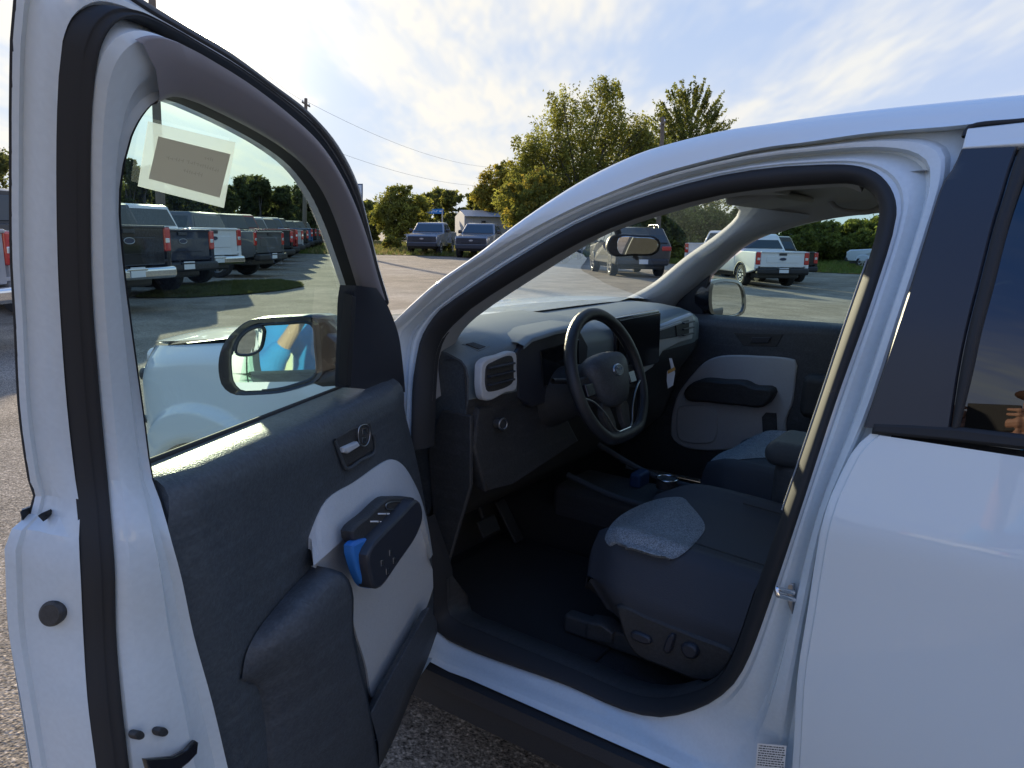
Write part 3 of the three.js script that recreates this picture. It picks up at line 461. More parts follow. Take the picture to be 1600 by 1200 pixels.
// armrest and pocket shell
{
  const l0 = [[487, 887], [460, 915], [425, 955], [399, 991], [384, 1024], [378, 1060]].map((q, i) => dP(q[0], q[1], lerp(0.139, 0.1405, (i / 5) ** 2.2)));
  const l1 = [[512, 887], [482, 920], [448, 962], [422, 1000], [405, 1034], [392, 1066]].map((q, i) => dP(q[0], q[1], lerp(0.172, 0.1405, (i / 5) ** 2.2)));
  const l2 = [[537, 896], [512, 930], [480, 972], [452, 1010], [430, 1042], [404, 1070]].map((q, i) => dP(q[0], q[1], lerp(0.196, 0.1405, (i / 5) ** 2.2)));
  const l3 = [[551, 922], [530, 952], [500, 992], [472, 1028], [446, 1056], [409, 1080]].map((q, i) => dP(q[0], q[1], lerp(0.202, 0.1405, (i / 5) ** 2.2)));
  const l4 = [[553, 985], [535, 1010], [512, 1040], [486, 1072], [456, 1100], [418, 1124]].map((q, i) => dP(q[0], q[1], lerp(0.196, 0.1405, (i / 5) ** 2.2)));
  const l5 = [[580, 1118], [560, 1130], [540, 1140], [510, 1160], [470, 1180], [424, 1200]].map((q, i) => dP(q[0], q[1], lerp(0.186, 0.1405, (i / 5) ** 2.2)));
  const l6 = [[593, 1200], [580, 1215], [560, 1235], [530, 1260], [490, 1290], [440, 1320]].map((q, i) => dP(q[0], q[1], lerp(0.172, 0.1405, (i / 5) ** 2.2)));
  const R = [l0, l1, l2, l3, l4, l5, l6].map((l) => resample(l, 22));
  const rows = resampleRows(R, 30);
  rows.forEach((r) => { r.unshift(V(0.12, r[0].y, r[0].z - 0.004)); r.push(V(0.12, r.at(-1).y - 0.004, r.at(-1).z + 0.006)); });
  part('armrest', loft([R[0].map((p) => V(0.12, p.y, p.z)), ...R].length ? rows : rows), M.navyDark, frontDoor);
  // pocket wall in front of the pale liner
  const w0 = [[580, 1118], [600, 1080], [625, 1035], [650, 990], [672, 950]].map((q) => dP(q[0], q[1], 0.180)), w1 = [[593, 1200], [618, 1150], [641, 1092], [667, 1033], [684, 985]].map((q, i) => dP(q[0], q[1], lerp(0.172, 0.140, i / 4)));
  const A = resample(w0, 14), B = resample(w1, 14);
  part('door_pocket', loft([A.map((p) => V(p.x - 0.02, p.y - 0.01, p.z)), A.map((p) => V(p.x - 0.004, p.y + 0.003, p.z)), A, A.map((p, i) => p.clone().lerp(B[i], 0.5).add(V(0.006, 0, 0))), B, B.map((p) => V(0.10, p.y, p.z))]), M.navyDark, frontDoor);
}
function resampleRows(R, m) { const n = R[0].length, cols = []; for (let j = 0; j < n; j++) cols.push(resample(R.map((r) => r[j]), m)); return Array.from({ length: m }, (_, i) => cols.map((c) => c[i])); }
// holes, screws, latch in the shut face
{
  const disc = (px, py, rx, ry, off, m, name) => { const c = dS(px, py, off), u = dS(px + rx, py, off).sub(c), v = dS(px, py - ry, off).sub(c); const pts = []; for (let k = 0; k < 20; k++) { const t = k / 20 * 2 * Math.PI; pts.push(c.clone().addScaledVector(u, Math.cos(t)).addScaledVector(v, Math.sin(t))); } const nrm = u.clone().cross(v).normalize(); part(name, plate(pts, nrm, 0.010, 0.0015), m, frontDoor); };
  { const c = []; for (let k = 0; k < 24; k++) { const t = k / 24 * 2 * Math.PI; c.push(dA(77 + 19 * Math.cos(t), 961 + 20 * Math.sin(t), 0.981)); } part('rubber_plug', plate(c, V(0.1, 0, 1), 0.012, 0.003), M.charcoal, frontDoor); }
  disc(219, 1149, 8, 7.5, 0.1445, M.charcoal, 'screw_plug'); disc(256, 1144, 8, 7.5, 0.1545, M.charcoal, 'screw_plug');
  const lat = [[228, 1186], [272, 1182], [292, 1172], [306, 1157], [311, 1160], [309, 1178], [296, 1192], [286, 1200], [280, 1215], [236, 1215]].map((q) => dS(q[0], q[1], 0.168));
  part('door_latch', plate(lat, lat[2].clone().sub(lat[0]).cross(lat[9].clone().sub(lat[0])).normalize().multiplyScalar(-1), 0.006, 0.002), M.gloss, frontDoor);
  part('belt_end', plate([[30, 800], [52, 792], [56, 800], [44, 818], [36, 824]].map((q) => dS(q[0], q[1], 0.0)), V(0.3, 0, 1), 0.01, 0.002), M.rubber, frontDoor);
  part('belt_end', plate([[58, 806], [72, 800], [76, 806], [66, 816]].map((q) => dS(q[0], q[1], 0.03)), V(0.3, 0, 1), 0.01, 0.002), M.rubber, frontDoor);
}
// --- outside mirror, standing off the skin in front of the glass, turned well towards the driver ---
{
  const n = 48, mo = V(-0.13, 1.155, 0.215), mn = V(0.40, 0.03, 0.915).normalize(), gn = V(MIRROR_TILT[0], MIRROR_TILT[1], 0.87).normalize();
  const dN = (q, d = 0) => { const r = dRay(q[0], q[1]), o = mo.clone().addScaledVector(mn, d); return dEye.clone().addScaledVector(r, o.sub(dEye).dot(mn) / r.dot(mn)); };
  const glassPx = [[364, 552], [372, 530], [384, 516], [406, 508], [445, 505], [482, 504], [490, 510], [493, 540], [495, 580], [487, 592], [462, 601], [438, 607], [400, 609], [379, 608], [368, 596], [364, 575]];
  const bodyPx = [[342, 560], [349, 538], [366, 517], [388, 501], [410, 497], [450, 495], [484, 494], [497, 499], [501, 520], [504, 560], [504, 586], [490, 598], [465, 607], [445, 613], [405, 617], [364, 616], [348, 604], [342, 585]];
  const gl = smoothClosed(glassPx.map((q) => dN(q, -0.006)), n), rim = smoothClosed(bodyPx.map((q) => dN(q)), n), ctr = rim.reduce((s, p) => s.add(p), V(0, 0, 0)).multiplyScalar(1 / n), gc = gl.reduce((s, p) => s.add(p), V(0, 0, 0)).multiplyScalar(1 / n);
  const bd = V(0.12, 0.02, -1).normalize(), back = (k, d) => rim.map((p) => ctr.clone().lerp(p, k).addScaledVector(bd, d));
  const align = (a, b) => { let best = 0, dd = 1e9; for (let s = 0; s < n; s++) { const d = a[0].distanceTo(b[s]); if (d < dd) { dd = d; best = s; } } return b.map((_, i) => b[(i + best) % n]); };
  const g2 = align(rim, gl), out = (p, d) => p.clone().addScaledVector(mn, d);
  part('mirror_housing', loft([g2.map((p) => out(p, -0.012)), g2.map((p) => out(p, 0.004)), rim.map((p, i) => out(p.clone().lerp(g2[i], 0.12), 0.002)), rim, back(1.02, 0.03), back(0.98, 0.075), back(0.82, 0.12), back(0.5, 0.150), back(0.05, 0.158)], { closed: true, crease: 0.8 }), M.gloss, frontDoor);
  // the glass: a flat sheet on its own tilt
  const two = gl.map((p) => new THREE.Vector2(p.x, p.y)), tri = THREE.ShapeUtils.triangulateShape(two, []), pos = [], gp = gl.map((p) => out(p, -gn.dot(p.clone().sub(gc)) / gn.dot(mn)));
  tri.forEach((t) => t.forEach((i) => pos.push(gp[i].x, gp[i].y, gp[i].z)));
  const g = new THREE.BufferGeometry(); g.setAttribute('position', new THREE.Float32BufferAttribute(pos, 3)); g.computeVertexNormals(); uvBox(g);
  part('mirror_glass', g, M.mirror, frontDoor);
  part('mirror_bezel', tube(gl.map((p) => out(p, 0.004)), 0.0035, 6, 96, true), M.satinBlack, frontDoor);
  const spot = smoothClosed([[369, 552], [372, 534], [386, 518], [404, 511], [411, 513], [411, 530], [406, 546], [396, 553], [380, 555]].map((q) => dN(q, 0.006)), 24);
  part('blind_spot_mirror', plate(spot, V(0.34, 0.10, 0.93), 0.01, 0.002), M.mirror, frontDoor);
  part('mirror_bezel', tube([...spot, spot[0]].map((p) => out(p, 0.001)), 0.003, 6, 60), M.satinBlack, frontDoor);
  part('mirror_arm', [plate([[478, 598], [505, 583], [545, 570], [556, 598], [530, 604], [500, 606]].map((q) => dA(q[0], q[1], 0.19)), V(0, 0, 1), 0.06, 0.012)], M.satinBlack, frontDoor);
  const wr = (q, d) => dN(q, d); part('mirror_cap', plate([[506, 520], [530, 528], [536, 545], [536, 562], [510, 574], [506, 560]].map((q) => dA(q[0], q[1], 0.17)), V(0.3, 0, 1), 0.05, 0.012), M.gloss, frontDoor);
}
const onPlane = (o, n, px, py) => { const d = rayOf(px, py); return EYE.clone().addScaledVector(d, o.clone().sub(EYE).dot(n) / d.dot(n)); };
const OUT = V(-1, 0, 0), BACK = V(0, 0, 1);
// ================= rear door, shut =================
{
  const rd = sub('rear_door', truck);
  const ed = [[1360, 678], [1345, 690], [1333, 702], [1312, 743], [1294, 783], [1280, 833], [1269, 900], [1262, 947], [1249, 1027], [1244, 1067], [1240, 1150], [1237, 1200]].map((q) => side(q[0], q[1], 0.0)).sort((a, b) => a.y - b.y);
  const zAt = (y) => { if (y <= ed[0].y) return ed[0].z; for (let i = 0; i < ed.length - 1; i++) if (y <= ed[i + 1].y) return lerp(ed[i].z, ed[i + 1].z, (y - ed[i].y) / (ed[i + 1].y - ed[i].y)); return ed.at(-1).z; };
  const rows = []; for (let k = 0; k <= 40; k++) {
    const y = lerp(0.40, ed.at(-1).y, k / 40), z = zAt(y), r = [V(S(y) + 0.045, y, z + 0.012), V(S(y) + 0.012, y, z + 0.001), V(S(y) + 0.005, y, z), V(S(y) + 0.0035, y, z + 0.003), V(S(y) + 0.0035, y, z + 0.011), V(S(y) + 0.0005, y, z + 0.0135)];
    for (let j = 0; j <= 14; j++) { const t = j / 14; r.push(V(S(y) - 0.0035 * Math.sin(Math.PI * t), y, lerp(z + 0.02, 2.62, t))); }
    rows.push(r);
  }
  part('door_panel', loft(rows, { crease: 0.6 }), M.paint, rd);
  // black cover on the pillar
  const L = [[1502, 233], [1489, 262], [1474, 283], [1447, 366], [1420, 454], [1398, 520], [1366, 617], [1349, 668]], R = [[1590, 229], [1578, 262], [1570, 290], [1552, 350], [1532, 430], [1512, 510], [1498, 580], [1485, 668]];
  const NRM = V(-0.91, 0.41, 0);
  { const l = resample(L.map((q) => side(q[0], q[1], -0.001)), 24), r = resample(R.map((q) => side(q[0], q[1], -0.001)), 24), inn = (p, d, dz = 0) => V(p.x + d, p.y, p.z + dz);
    part('pillar_cover', loft([l.map((p) => inn(p, 0.03)), l.map((p) => inn(p, 0.004)), l.map((p) => inn(p, 0.0, 0.003)), ...[0.25, 0.5, 0.75].map((t) => l.map((p, i) => { const q = p.clone().lerp(r[i], t); q.x = S(q.y) - 0.002; return q; })), r.map((p) => inn(p, 0, -0.003)), r.map((p) => inn(p, 0.004)), r.map((p) => inn(p, 0.03))], { crease: 0.7 }), M.satinBlack, rd); }
  part('upper_frame', plate([[1511, 200], [1600, 190], [1700, 180], [1900, 160], [1900, 196], [1700, 215], [1600, 226], [1503, 232]].map((q) => side(q[0], q[1], -0.001)), NRM, 0.03, 0.003), M.paint, rd);
  { const l = resample([[1594, 231], [1582, 262], [1573, 292], [1554, 352], [1534, 432], [1514, 512], [1500, 582], [1487, 668]].map((q) => side(q[0], q[1], -0.001)), 24), r = resample([[1616, 229], [1606, 262], [1595, 292], [1576, 352], [1556, 432], [1535, 512], [1520, 582], [1499, 668]].map((q) => side(q[0], q[1], 0.001)), 24);
    part('window_seal', loft([l.map((p) => V(p.x + 0.02, p.y, p.z)), l, l.map((p, i) => { const q = p.clone().lerp(r[i], 0.5); q.x = S(q.y) - 0.004; return q; }), r, r.map((p) => V(p.x + 0.02, p.y, p.z))]), M.rubber, rd); }
  part('belt_moulding', plate([[1364, 661], [1420, 663], [1498, 668], [1600, 680], [1760, 700], [1980, 728], [1980, 758], [1760, 724], [1600, 703], [1480, 689], [1361, 678]].map((q) => side(q[0], q[1], -0.004)), V(-1, 0.15, 0), 0.03, 0.005), M.rubber, rd);
  const pane = [side(1592, 232, 0.010), side(1497, 672, 0.010)]; const yb = 1.125, yt = 1.575, xb = -0.885 + 0.012, sl = (yt - yb) ? 0.455 : 0;
  const xg = (y) => xb + (y - 1.13) * 0.452;
  const z0 = pane[1].z - 0.03, z1 = pane[0].z - 0.03;
  const tap = (p) => V(p.x + 0.046 * (p.z - 1.60), p.y, p.z), pr = []; for (let k = 0; k <= 20; k++) { const y = lerp(yb, yt, k / 20), t = y - 1.13; pr.push([0, 0.5, 1].map((j) => tap(V(S(y) + 0.009, y, lerp(lerp(z0, z1, k / 20), lerp(2.5, 2.3, k / 20), j))))); }
  const g = loft(pr);
  part('window_pane', g, M.privacy, rd);
  part('door_trim', rbox(0.06, 0.72, 0.95, 0.02, -0.80, 0.76, 2.10), M.charcoal, rd);
  part('roof_molding', tube([[1506, 214], [1514, 199], [1600, 188], [1800, 166]].map((q) => side(q[0], q[1], 0.004)), 0.004, 6), M.rubber, rd);
}
// striker, wires of the flange, printed labels
{
  const s0 = side(1238, 921, 0.02), a = side(1214, 920, 0.006), b = side(1216, 930, 0.004), c = side(1240, 926, 0.03), d = side(1241, 937, 0.03);
  part('door_striker', tube([c, a.clone().lerp(c, 0.15), a, b, b.clone().lerp(d, 0.15), d], 0.0045, 8, 40), M.chrome, truck);
  part('striker_plate', plate([[1229, 912], [1240, 912], [1239, 945], [1237, 960], [1231, 945]].map((q) => side(q[0], q[1], 0.05)), V(-1, 0.1, -0.2), 0.006, 0.002), M.steel, truck);
  const [tl, tr, br, bl] = [[1189, 1152], [1234, 1156], [1229, 1215], [1184, 1210]].map((q) => side(q[0], q[1], 0.032));
  const lab = printed(256, 320, (x, w, h) => { x.fillStyle = '#dcdcd8'; x.fillRect(0, 0, w, h); x.fillStyle = '#2a2c30'; let s = 5; const q = () => (s = (s * 16807) % 2147483647) / 2147483647; for (let r = 0; r < 9; r++) { let p = 14; while (p < w - 24) { const l = 6 + q() * 26; x.fillRect(p, 16 + r * 20, l, 9); p += l + 6; } } let p = 14; while (p < w - 20) { const l = 2 + q() * 5; x.fillRect(p, 222, l, 60); p += l + 2 + q() * 5; } });
  const o = part('information_label', quad(tl, tr, br, bl), lab, truck); o.position.x = -0.02;
}
// ================= cab shell behind and to the right =================
{
  const lowR = []; for (let k = 0; k <= 16; k++) { const y = lerp(0.38, 1.105, k / 16); lowR.push([V(-S(y), y, 0.32), V(-S(y), y, 1.2), V(-S(y), y, 2.62)]); }
  part('right_side_panel', loft(lowR), M.paint, truck);
  part('cab_back', [rbox(1.60, 0.75, 0.05, 0.01, 0, 0.75, 2.58), rbox(1.30, 0.10, 0.05, 0.01, 0, 1.58, 2.52), rbox(0.20, 0.45, 0.05, 0.01, -0.66, 1.33, 2.55), rbox(0.20, 0.45, 0.05, 0.01, 0.66, 1.33, 2.55)], M.paint, truck);
  part('rear_window', loft([[V(-0.56, 1.12, 2.57), V(0.56, 1.12, 2.57)], [V(-0.56, 1.53, 2.52), V(0.56, 1.53, 2.52)]]), M.privacy, truck);
  part('rear_bench', [rbox(1.40, 0.18, 0.5, 0.06, 0, 0.62, 2.15, 3), rbox(1.40, 0.60, 0.16, 0.06, 0, 0.98, 2.48, 3)], M.seatDark, truck);
  part('cargo_bed', [rbox(0.06, 0.62, 1.40, 0.03, -0.88, 0.80, 3.32, 3), rbox(0.06, 0.62, 1.40, 0.03, 0.88, 0.80, 3.32, 3), rbox(1.72, 0.04, 1.40, 0.01, 0, 0.66, 3.32), rbox(1.78, 0.56, 0.06, 0.025, 0, 0.82, 4.02, 3)], M.paint, truck);
  const xg = (y) => 0.873 - (y - 1.13) * 0.452;
  const pd = sub('passenger_door', truck);
  part('window_pane', loft([[V(xg(1.08), 1.08, 0.60), V(xg(1.08), 1.08, 1.55)], [V(xg(1.3), 1.3, 0.74), V(xg(1.3), 1.3, 1.60)], [V(xg(1.54), 1.54, 1.10), V(xg(1.54), 1.54, 1.66)]]), M.glassDoor, pd);
  part('rear_window_pane', loft([[V(xg(1.08), 1.08, 1.70), V(xg(1.08), 1.08, 2.50)], [V(xg(1.54), 1.54, 1.76), V(xg(1.54), 1.54, 2.30)]]), M.privacy, pd);
  part('pillar_cover', loft([[V(xg(1.06), 1.06, 1.53), V(xg(1.06), 1.06, 1.73)], [V(xg(1.58), 1.58, 1.62), V(xg(1.58), 1.58, 1.80)]]), M.satinBlack, pd);
  // trim with a rounded ledge under the glass
  const prof = [[0.835, 1.105], [0.825, 1.103], [0.80, 1.096], [0.785, 1.083], [0.778, 1.06], [0.776, 0.98], [0.776, 0.6], [0.79, 0.42]];
  part('door_trim', loft(prof.map(([x, y]) => { const r = []; for (let k = 0; k <= 10; k++) r.push(V(x, y + 0.012 * (k / 10), lerp(0.34, 1.65, k / 10))); return r; })), M.navyDark, pd);
  const pX = (px, py, x) => onAxis('x', x, px, py), L = V(-1, 0, 0);
  part('corner_cover', plate([[1042, 500], [1046, 474], [1062, 463], [1104, 432], [1110, 428], [1100, 470], [1098, 493], [1070, 498]].map((q) => sideRight(q[0], q[1], 0.05)), V(-1, -0.3, 0.1), 0.04, 0.004), M.satinBlack, pd);
  part('trim_insert', plate(smoothClosed([[1048, 661], [1049, 684], [1066, 698], [1100, 704], [1165, 700], [1225, 690], [1228, 656], [1238, 630], [1243, 590], [1243, 564], [1224, 559], [1180, 556], [1150, 555], [1122, 557], [1102, 565], [1079, 588], [1059, 616], [1051, 640]].map((q) => pX(q[0], q[1], 0.766)), 60), L, 0.02, 0.006), M.greyTrim, pd);
  part('armrest', plate(smoothClosed([[1067, 616], [1076, 602], [1093, 594], [1130, 596], [1161, 598], [1175, 605], [1203, 608], [1207, 616], [1192, 636], [1150, 634], [1100, 629], [1073, 626]].map((q) => pX(q[0], q[1], 0.70)), 48), L, 0.07, 0.01), M.charcoal, pd);
  part('speaker_grille', plate(smoothClosed([[1060, 636], [1110, 636], [1119, 645], [1119, 682], [1112, 692], [1066, 690], [1058, 682], [1057, 645]].map((q) => pX(q[0], q[1], 0.758)), 40), L, 0.012, 0.006), M.greyTrim, pd);
  part('handle_recess', plate([[1146, 520], [1224, 522], [1213, 542], [1162, 541]].map((q) => pX(q[0], q[1], 0.775)), L, 0.006, 0.002), M.charcoal, pd);
  part('release_handle', plate([[1175, 527], [1205, 527], [1200, 536], [1172, 536]].map((q) => pX(q[0], q[1], 0.770)), L, 0.006, 0.002), M.satinBlack, pd);
  part('pocket', plate([[1190, 652], [1196, 645], [1212, 646], [1214, 688], [1192, 690]].map((q) => pX(q[0], q[1], 0.756)), L, 0.01, 0.004), M.navyDark, pd);
  part('arm_pad', rbox(0.10, 0.16, 0.40, 0.03, 0.73, 0.85, 1.32, 3), M.charcoal, pd); part('door_pocket', rbox(0.08, 0.24, 0.42, 0.03, 0.735, 0.60, 1.33, 3), M.charcoal, pd);
  // right outside mirror
  const mz = 0.70, pZ = (px, py) => onAxis('z', mz, px, py);
  const hp = smoothClosed([[1108, 452], [1110, 442], [1120, 437], [1140, 436], [1158, 442], [1165, 460], [1165, 484], [1155, 494], [1130, 497], [1113, 493], [1108, 480]].map((q) => pZ(q[0], q[1])), 36), hc = hp.reduce((s, p) => s.add(p), V(0, 0, 0)).multiplyScalar(1 / 36), bk = (k, d) => hp.map((p) => V(lerp(hc.x, p.x, k), lerp(hc.y, p.y, k), mz - d));
  part('mirror_housing', loft([bk(0.83, 0.01), bk(0.87, -0.002), hp, bk(1.02, 0.03), bk(0.95, 0.08), bk(0.6, 0.13), bk(0.05, 0.14)], { closed: true, crease: 0.8 }), M.gloss, pd);
  part('mirror_glass', plate(bk(0.84, 0.004), V(-0.12, 0.03, 1), 0.004, 0.001), M.mirror, pd);
  part('mirror_arm', rbox(0.16, 0.05, 0.08, 0.02, 0.93, 1.11, 0.66, 3), M.satinBlack, pd);
}
// ================= dashboard =================
const dash = sub('dashboard', truck);
{
  const prof = [[0.16, 1.09], [0.20, 1.128], [0.30, 1.150], [0.44, 1.166], [0.58, 1.163], [0.66, 1.152], [0.705, 1.138], [0.722, 1.122], [0.728, 1.10], [0.728, 1.02], [0.722, 0.985], [0.70, 0.95], [0.665, 0.90], [0.64, 0.82], [0.60, 0.70], [0.52, 0.62], [0.40, 0.56]];
  const xs = []; for (let k = 0; k <= 32; k++) xs.push(lerp(-0.735, 0.735, k / 32));
  const pts = prof.map(([z, y]) => xs.map((x) => { const e = sstep(0.60, 0.735, Math.abs(x)); const drv = sstep(0.60, 0.52, Math.abs(x + 0.36) + 0.36 - 0.16 > 0 ? Math.abs(x + 0.36) : 1); return V(x, y - 0.022 * e * (y > 1.05 ? 1 : 0) + (y > 1.1 && z > 0.4 ? 0.012 * sstep(0.30, 0.22, Math.abs(x + 0.36)) : 0), z - 0.03 * e + (z > 0.6 ? 0.0 : -0.10 * (1 - (x / 0.735) ** 2) * sstep(0.5, 0.2, z))); }));
  part('dash_top', loft(pts.slice(0, 10), { crease: 0.8 }), M.dashTop, dash);
  part('dash_lower', loft(pts.slice(9), { crease: 0.8 }), M.charcoal, dash);
  // end cap on the driver side
  const cap = prof.slice(1).map(([z, y]) => V(-0.737, y - (y > 1.05 ? 0.022 : 0), z - 0.03)); cap.push(V(-0.737, 0.56, 0.30), V(-0.737, 1.0, 0.22));
  part('end_cap', plate(cap, OUT, 0.01, 0.004), M.navy, dash);
  const pX = (px, py) => onAxis('x', -0.742, px, py);
  part('panel_seam', tube([[697, 562], [715, 563], [724, 572], [727, 600], [728, 640]].map((q) => pX(q[0], q[1])), 0.0015, 5), M.charcoal, dash);
  part('kick_panel', plate([[668, 700], [690, 640], [735, 650], [735, 760], [700, 880], [700, 960], [686, 940]].map((q) => onAxis('x', -0.745, q[0], q[1])), OUT, 0.01, 0.003), M.charcoal, dash);
  const pZ = (z) => (q) => onAxis('z', z, q[0], q[1]);
  const vent = (outer, innerP, zz) => {
    part('vent_frame', plate(smoothClosed(outer.map(pZ(zz)), 48), BACK, 0.02, 0.004), M.greyTrim, dash);
    const ip = smoothClosed(innerP.map(pZ(zz + 0.001)), 36); part('air_vent', plate(ip, BACK, 0.01, 0.002), M.charcoal, dash);
    const lo = Math.min(...ip.map((p) => p.y)), hi = Math.max(...ip.map((p) => p.y)), x0 = Math.min(...ip.map((p) => p.x)), x1 = Math.max(...ip.map((p) => p.x));
    for (let k = 1; k < 4; k++) part('vent_slat', rbox((x1 - x0) * 0.86, 0.005, 0.012, 0.002, (x0 + x1) / 2, lerp(lo, hi, k / 4), zz + 0.006), M.satinBlack, dash);
  };
  vent([[752, 585], [753, 570], [760, 562], [780, 556], [806, 551], [808, 575], [807, 608], [790, 614], [766, 626], [756, 624], [752, 608]], [[758, 585], [760, 572], [770, 565], [801, 557], [803, 580], [802, 597], [770, 612], [761, 611], [758, 600]], 0.742);
  // small defroster outlet on top
  const pY = (y) => (q) => onAxis('y', y, q[0], q[1]);
  const dashAt = (q, d) => { let y = 1.14, p; for (let i = 0; i < 40; i++) { p = onAxis('y', y, q[0], q[1]); const e = sstep(0.60, 0.735, Math.abs(p.x)), z = clamp(p.z + 0.03 * e, 0.17, 0.72); let k = 0; while (prof[k + 1][0] < z) k++; y = lerp(y, lerp(prof[k][1], prof[k + 1][1], (z - prof[k][0]) / (prof[k + 1][0] - prof[k][0])) - 0.022 * e + d, 0.35); } return p; };
  part('defroster_outlet', plate([[722, 537], [740, 532], [766, 541], [748, 548]].map((q) => dashAt(q, 0.003)), V(0, 0.97, 0.2), 0.01, 0.002), M.dashTop, dash);
  part('outlet_slot', plate([[728, 537], [740, 534.5], [759, 541], [748, 545]].map((q) => dashAt(q, 0.0042)), V(0, 0.97, 0.2), 0.008, 0.001), M.charcoal, dash);
  // instrument hood and dark cluster
  const cl = [[807, 552], [815, 541], [826, 533], [862, 522], [905, 513], [920, 540], [915, 600], [870, 625], [832, 637], [812, 622]].map(pZ(0.735));
  part('instrument_cluster', plate(cl, BACK, 0.02, 0.006), M.satinBlack, dash);
  part('cluster_screen', plate([[845, 548], [905, 530], [905, 590], [850, 604]].map(pZ(0.738)), BACK, 0.01, 0.002), M.screen, dash);
  const hoodL = [[812, 543], [826, 531], [862, 520], [905, 511]].map(pZ(0.735));
  part('instrument_hood', loft([hoodL.map((p) => V(p.x, p.y + 0.012, p.z - 0.10)), hoodL.map((p) => V(p.x, p.y + 0.012, p.z - 0.01)), hoodL.map((p) => V(p.x, p.y + 0.006, p.z + 0.012)), hoodL.map((p) => V(p.x, p.y - 0.004, p.z + 0.012))]), M.dashTop, dash);
  // centre screen
  const scr = [V(-0.045, 1.168, 0.735), V(0.255, 1.172, 0.742), V(0.25, 0.988, 0.748), V(-0.045, 0.99, 0.742)];
  part('center_screen', plate(scr, V(-0.05, 0.05, 1), 0.022, 0.004), M.gloss, dash);
  part('screen_glass', plate([V(-0.035, 1.160, 0.7445), V(0.245, 1.164, 0.7505), V(0.24, 0.996, 0.7565), V(-0.035, 0.998, 0.7505)], V(-0.05, 0.05, 1), 0.006, 0.001), M.screen, dash);
  // pale trim right of the screen with its vent
  part('trim_insert', plate([[1016, 512], [1040, 506], [1083, 490], [1084, 512], [1082, 530], [1060, 537], [1036, 549], [1020, 574], [1000, 588], [978, 594], [975, 578], [1010, 560]].map(pZ(0.737)), BACK, 0.02, 0.005), M.greyTrim, dash);
  part('trim_recess', plate([[1022, 520], [1058, 508], [1077, 501], [1077, 522], [1060, 526], [1030, 531], [1020, 530]].map(pZ(0.740)), BACK, 0.004, 0.002), M.navyDark, dash);
  part('air_vent', plate([[1056, 507], [1077, 500], [1077, 521], [1058, 526]].map(pZ(0.744)), BACK, 0.006, 0.002), M.charcoal, dash);
  for (let k = 0; k < 3; k++) part('vent_slat', rbox(0.10, 0.005, 0.01, 0.002, 0.505, 1.065 + k * 0.022, 0.748), M.satinBlack, dash);
  part('speaker_strip', plate([[1030, 514], [1064, 502], [1066, 505], [1032, 517]].map(pZ(0.745)), BACK, 0.004, 0.001), M.greyTrim, dash);
  // knee panel, light switch, column shroud, stalks
  part('light_switch', [tube(smoothClosed([[780, 662], [783, 656], [788, 654], [792, 660], [791, 667], [786, 671], [781, 669]].map(pZ(0.735)), 24), 0.0022, 6, 48, true)], M.steel, dash);
  part('light_knob', plate(smoothClosed([[780, 662], [783, 656], [788, 654], [792, 660], [791, 667], [786, 671], [781, 669]].map(pZ(0.735)), 20), BACK, 0.02, 0.003), M.charcoal, dash);
  part('knee_panel', plate([[750, 640], [812, 628], [880, 640], [905, 690], [860, 720], [800, 760], [760, 770], [740, 700]].map(pZ(0.715)), V(0, -0.3, 1), 0.04, 0.008), M.charcoal, dash);
  part('sensor_dome', (() => { const g = new THREE.SphereGeometry(0.022, 16, 8, 0, Math.PI * 2, 0, Math.PI / 2); g.scale(1, 0.55, 1); g.translate(-0.12, 1.16, 0.36); return g; })(), M.charcoal, dash);
}
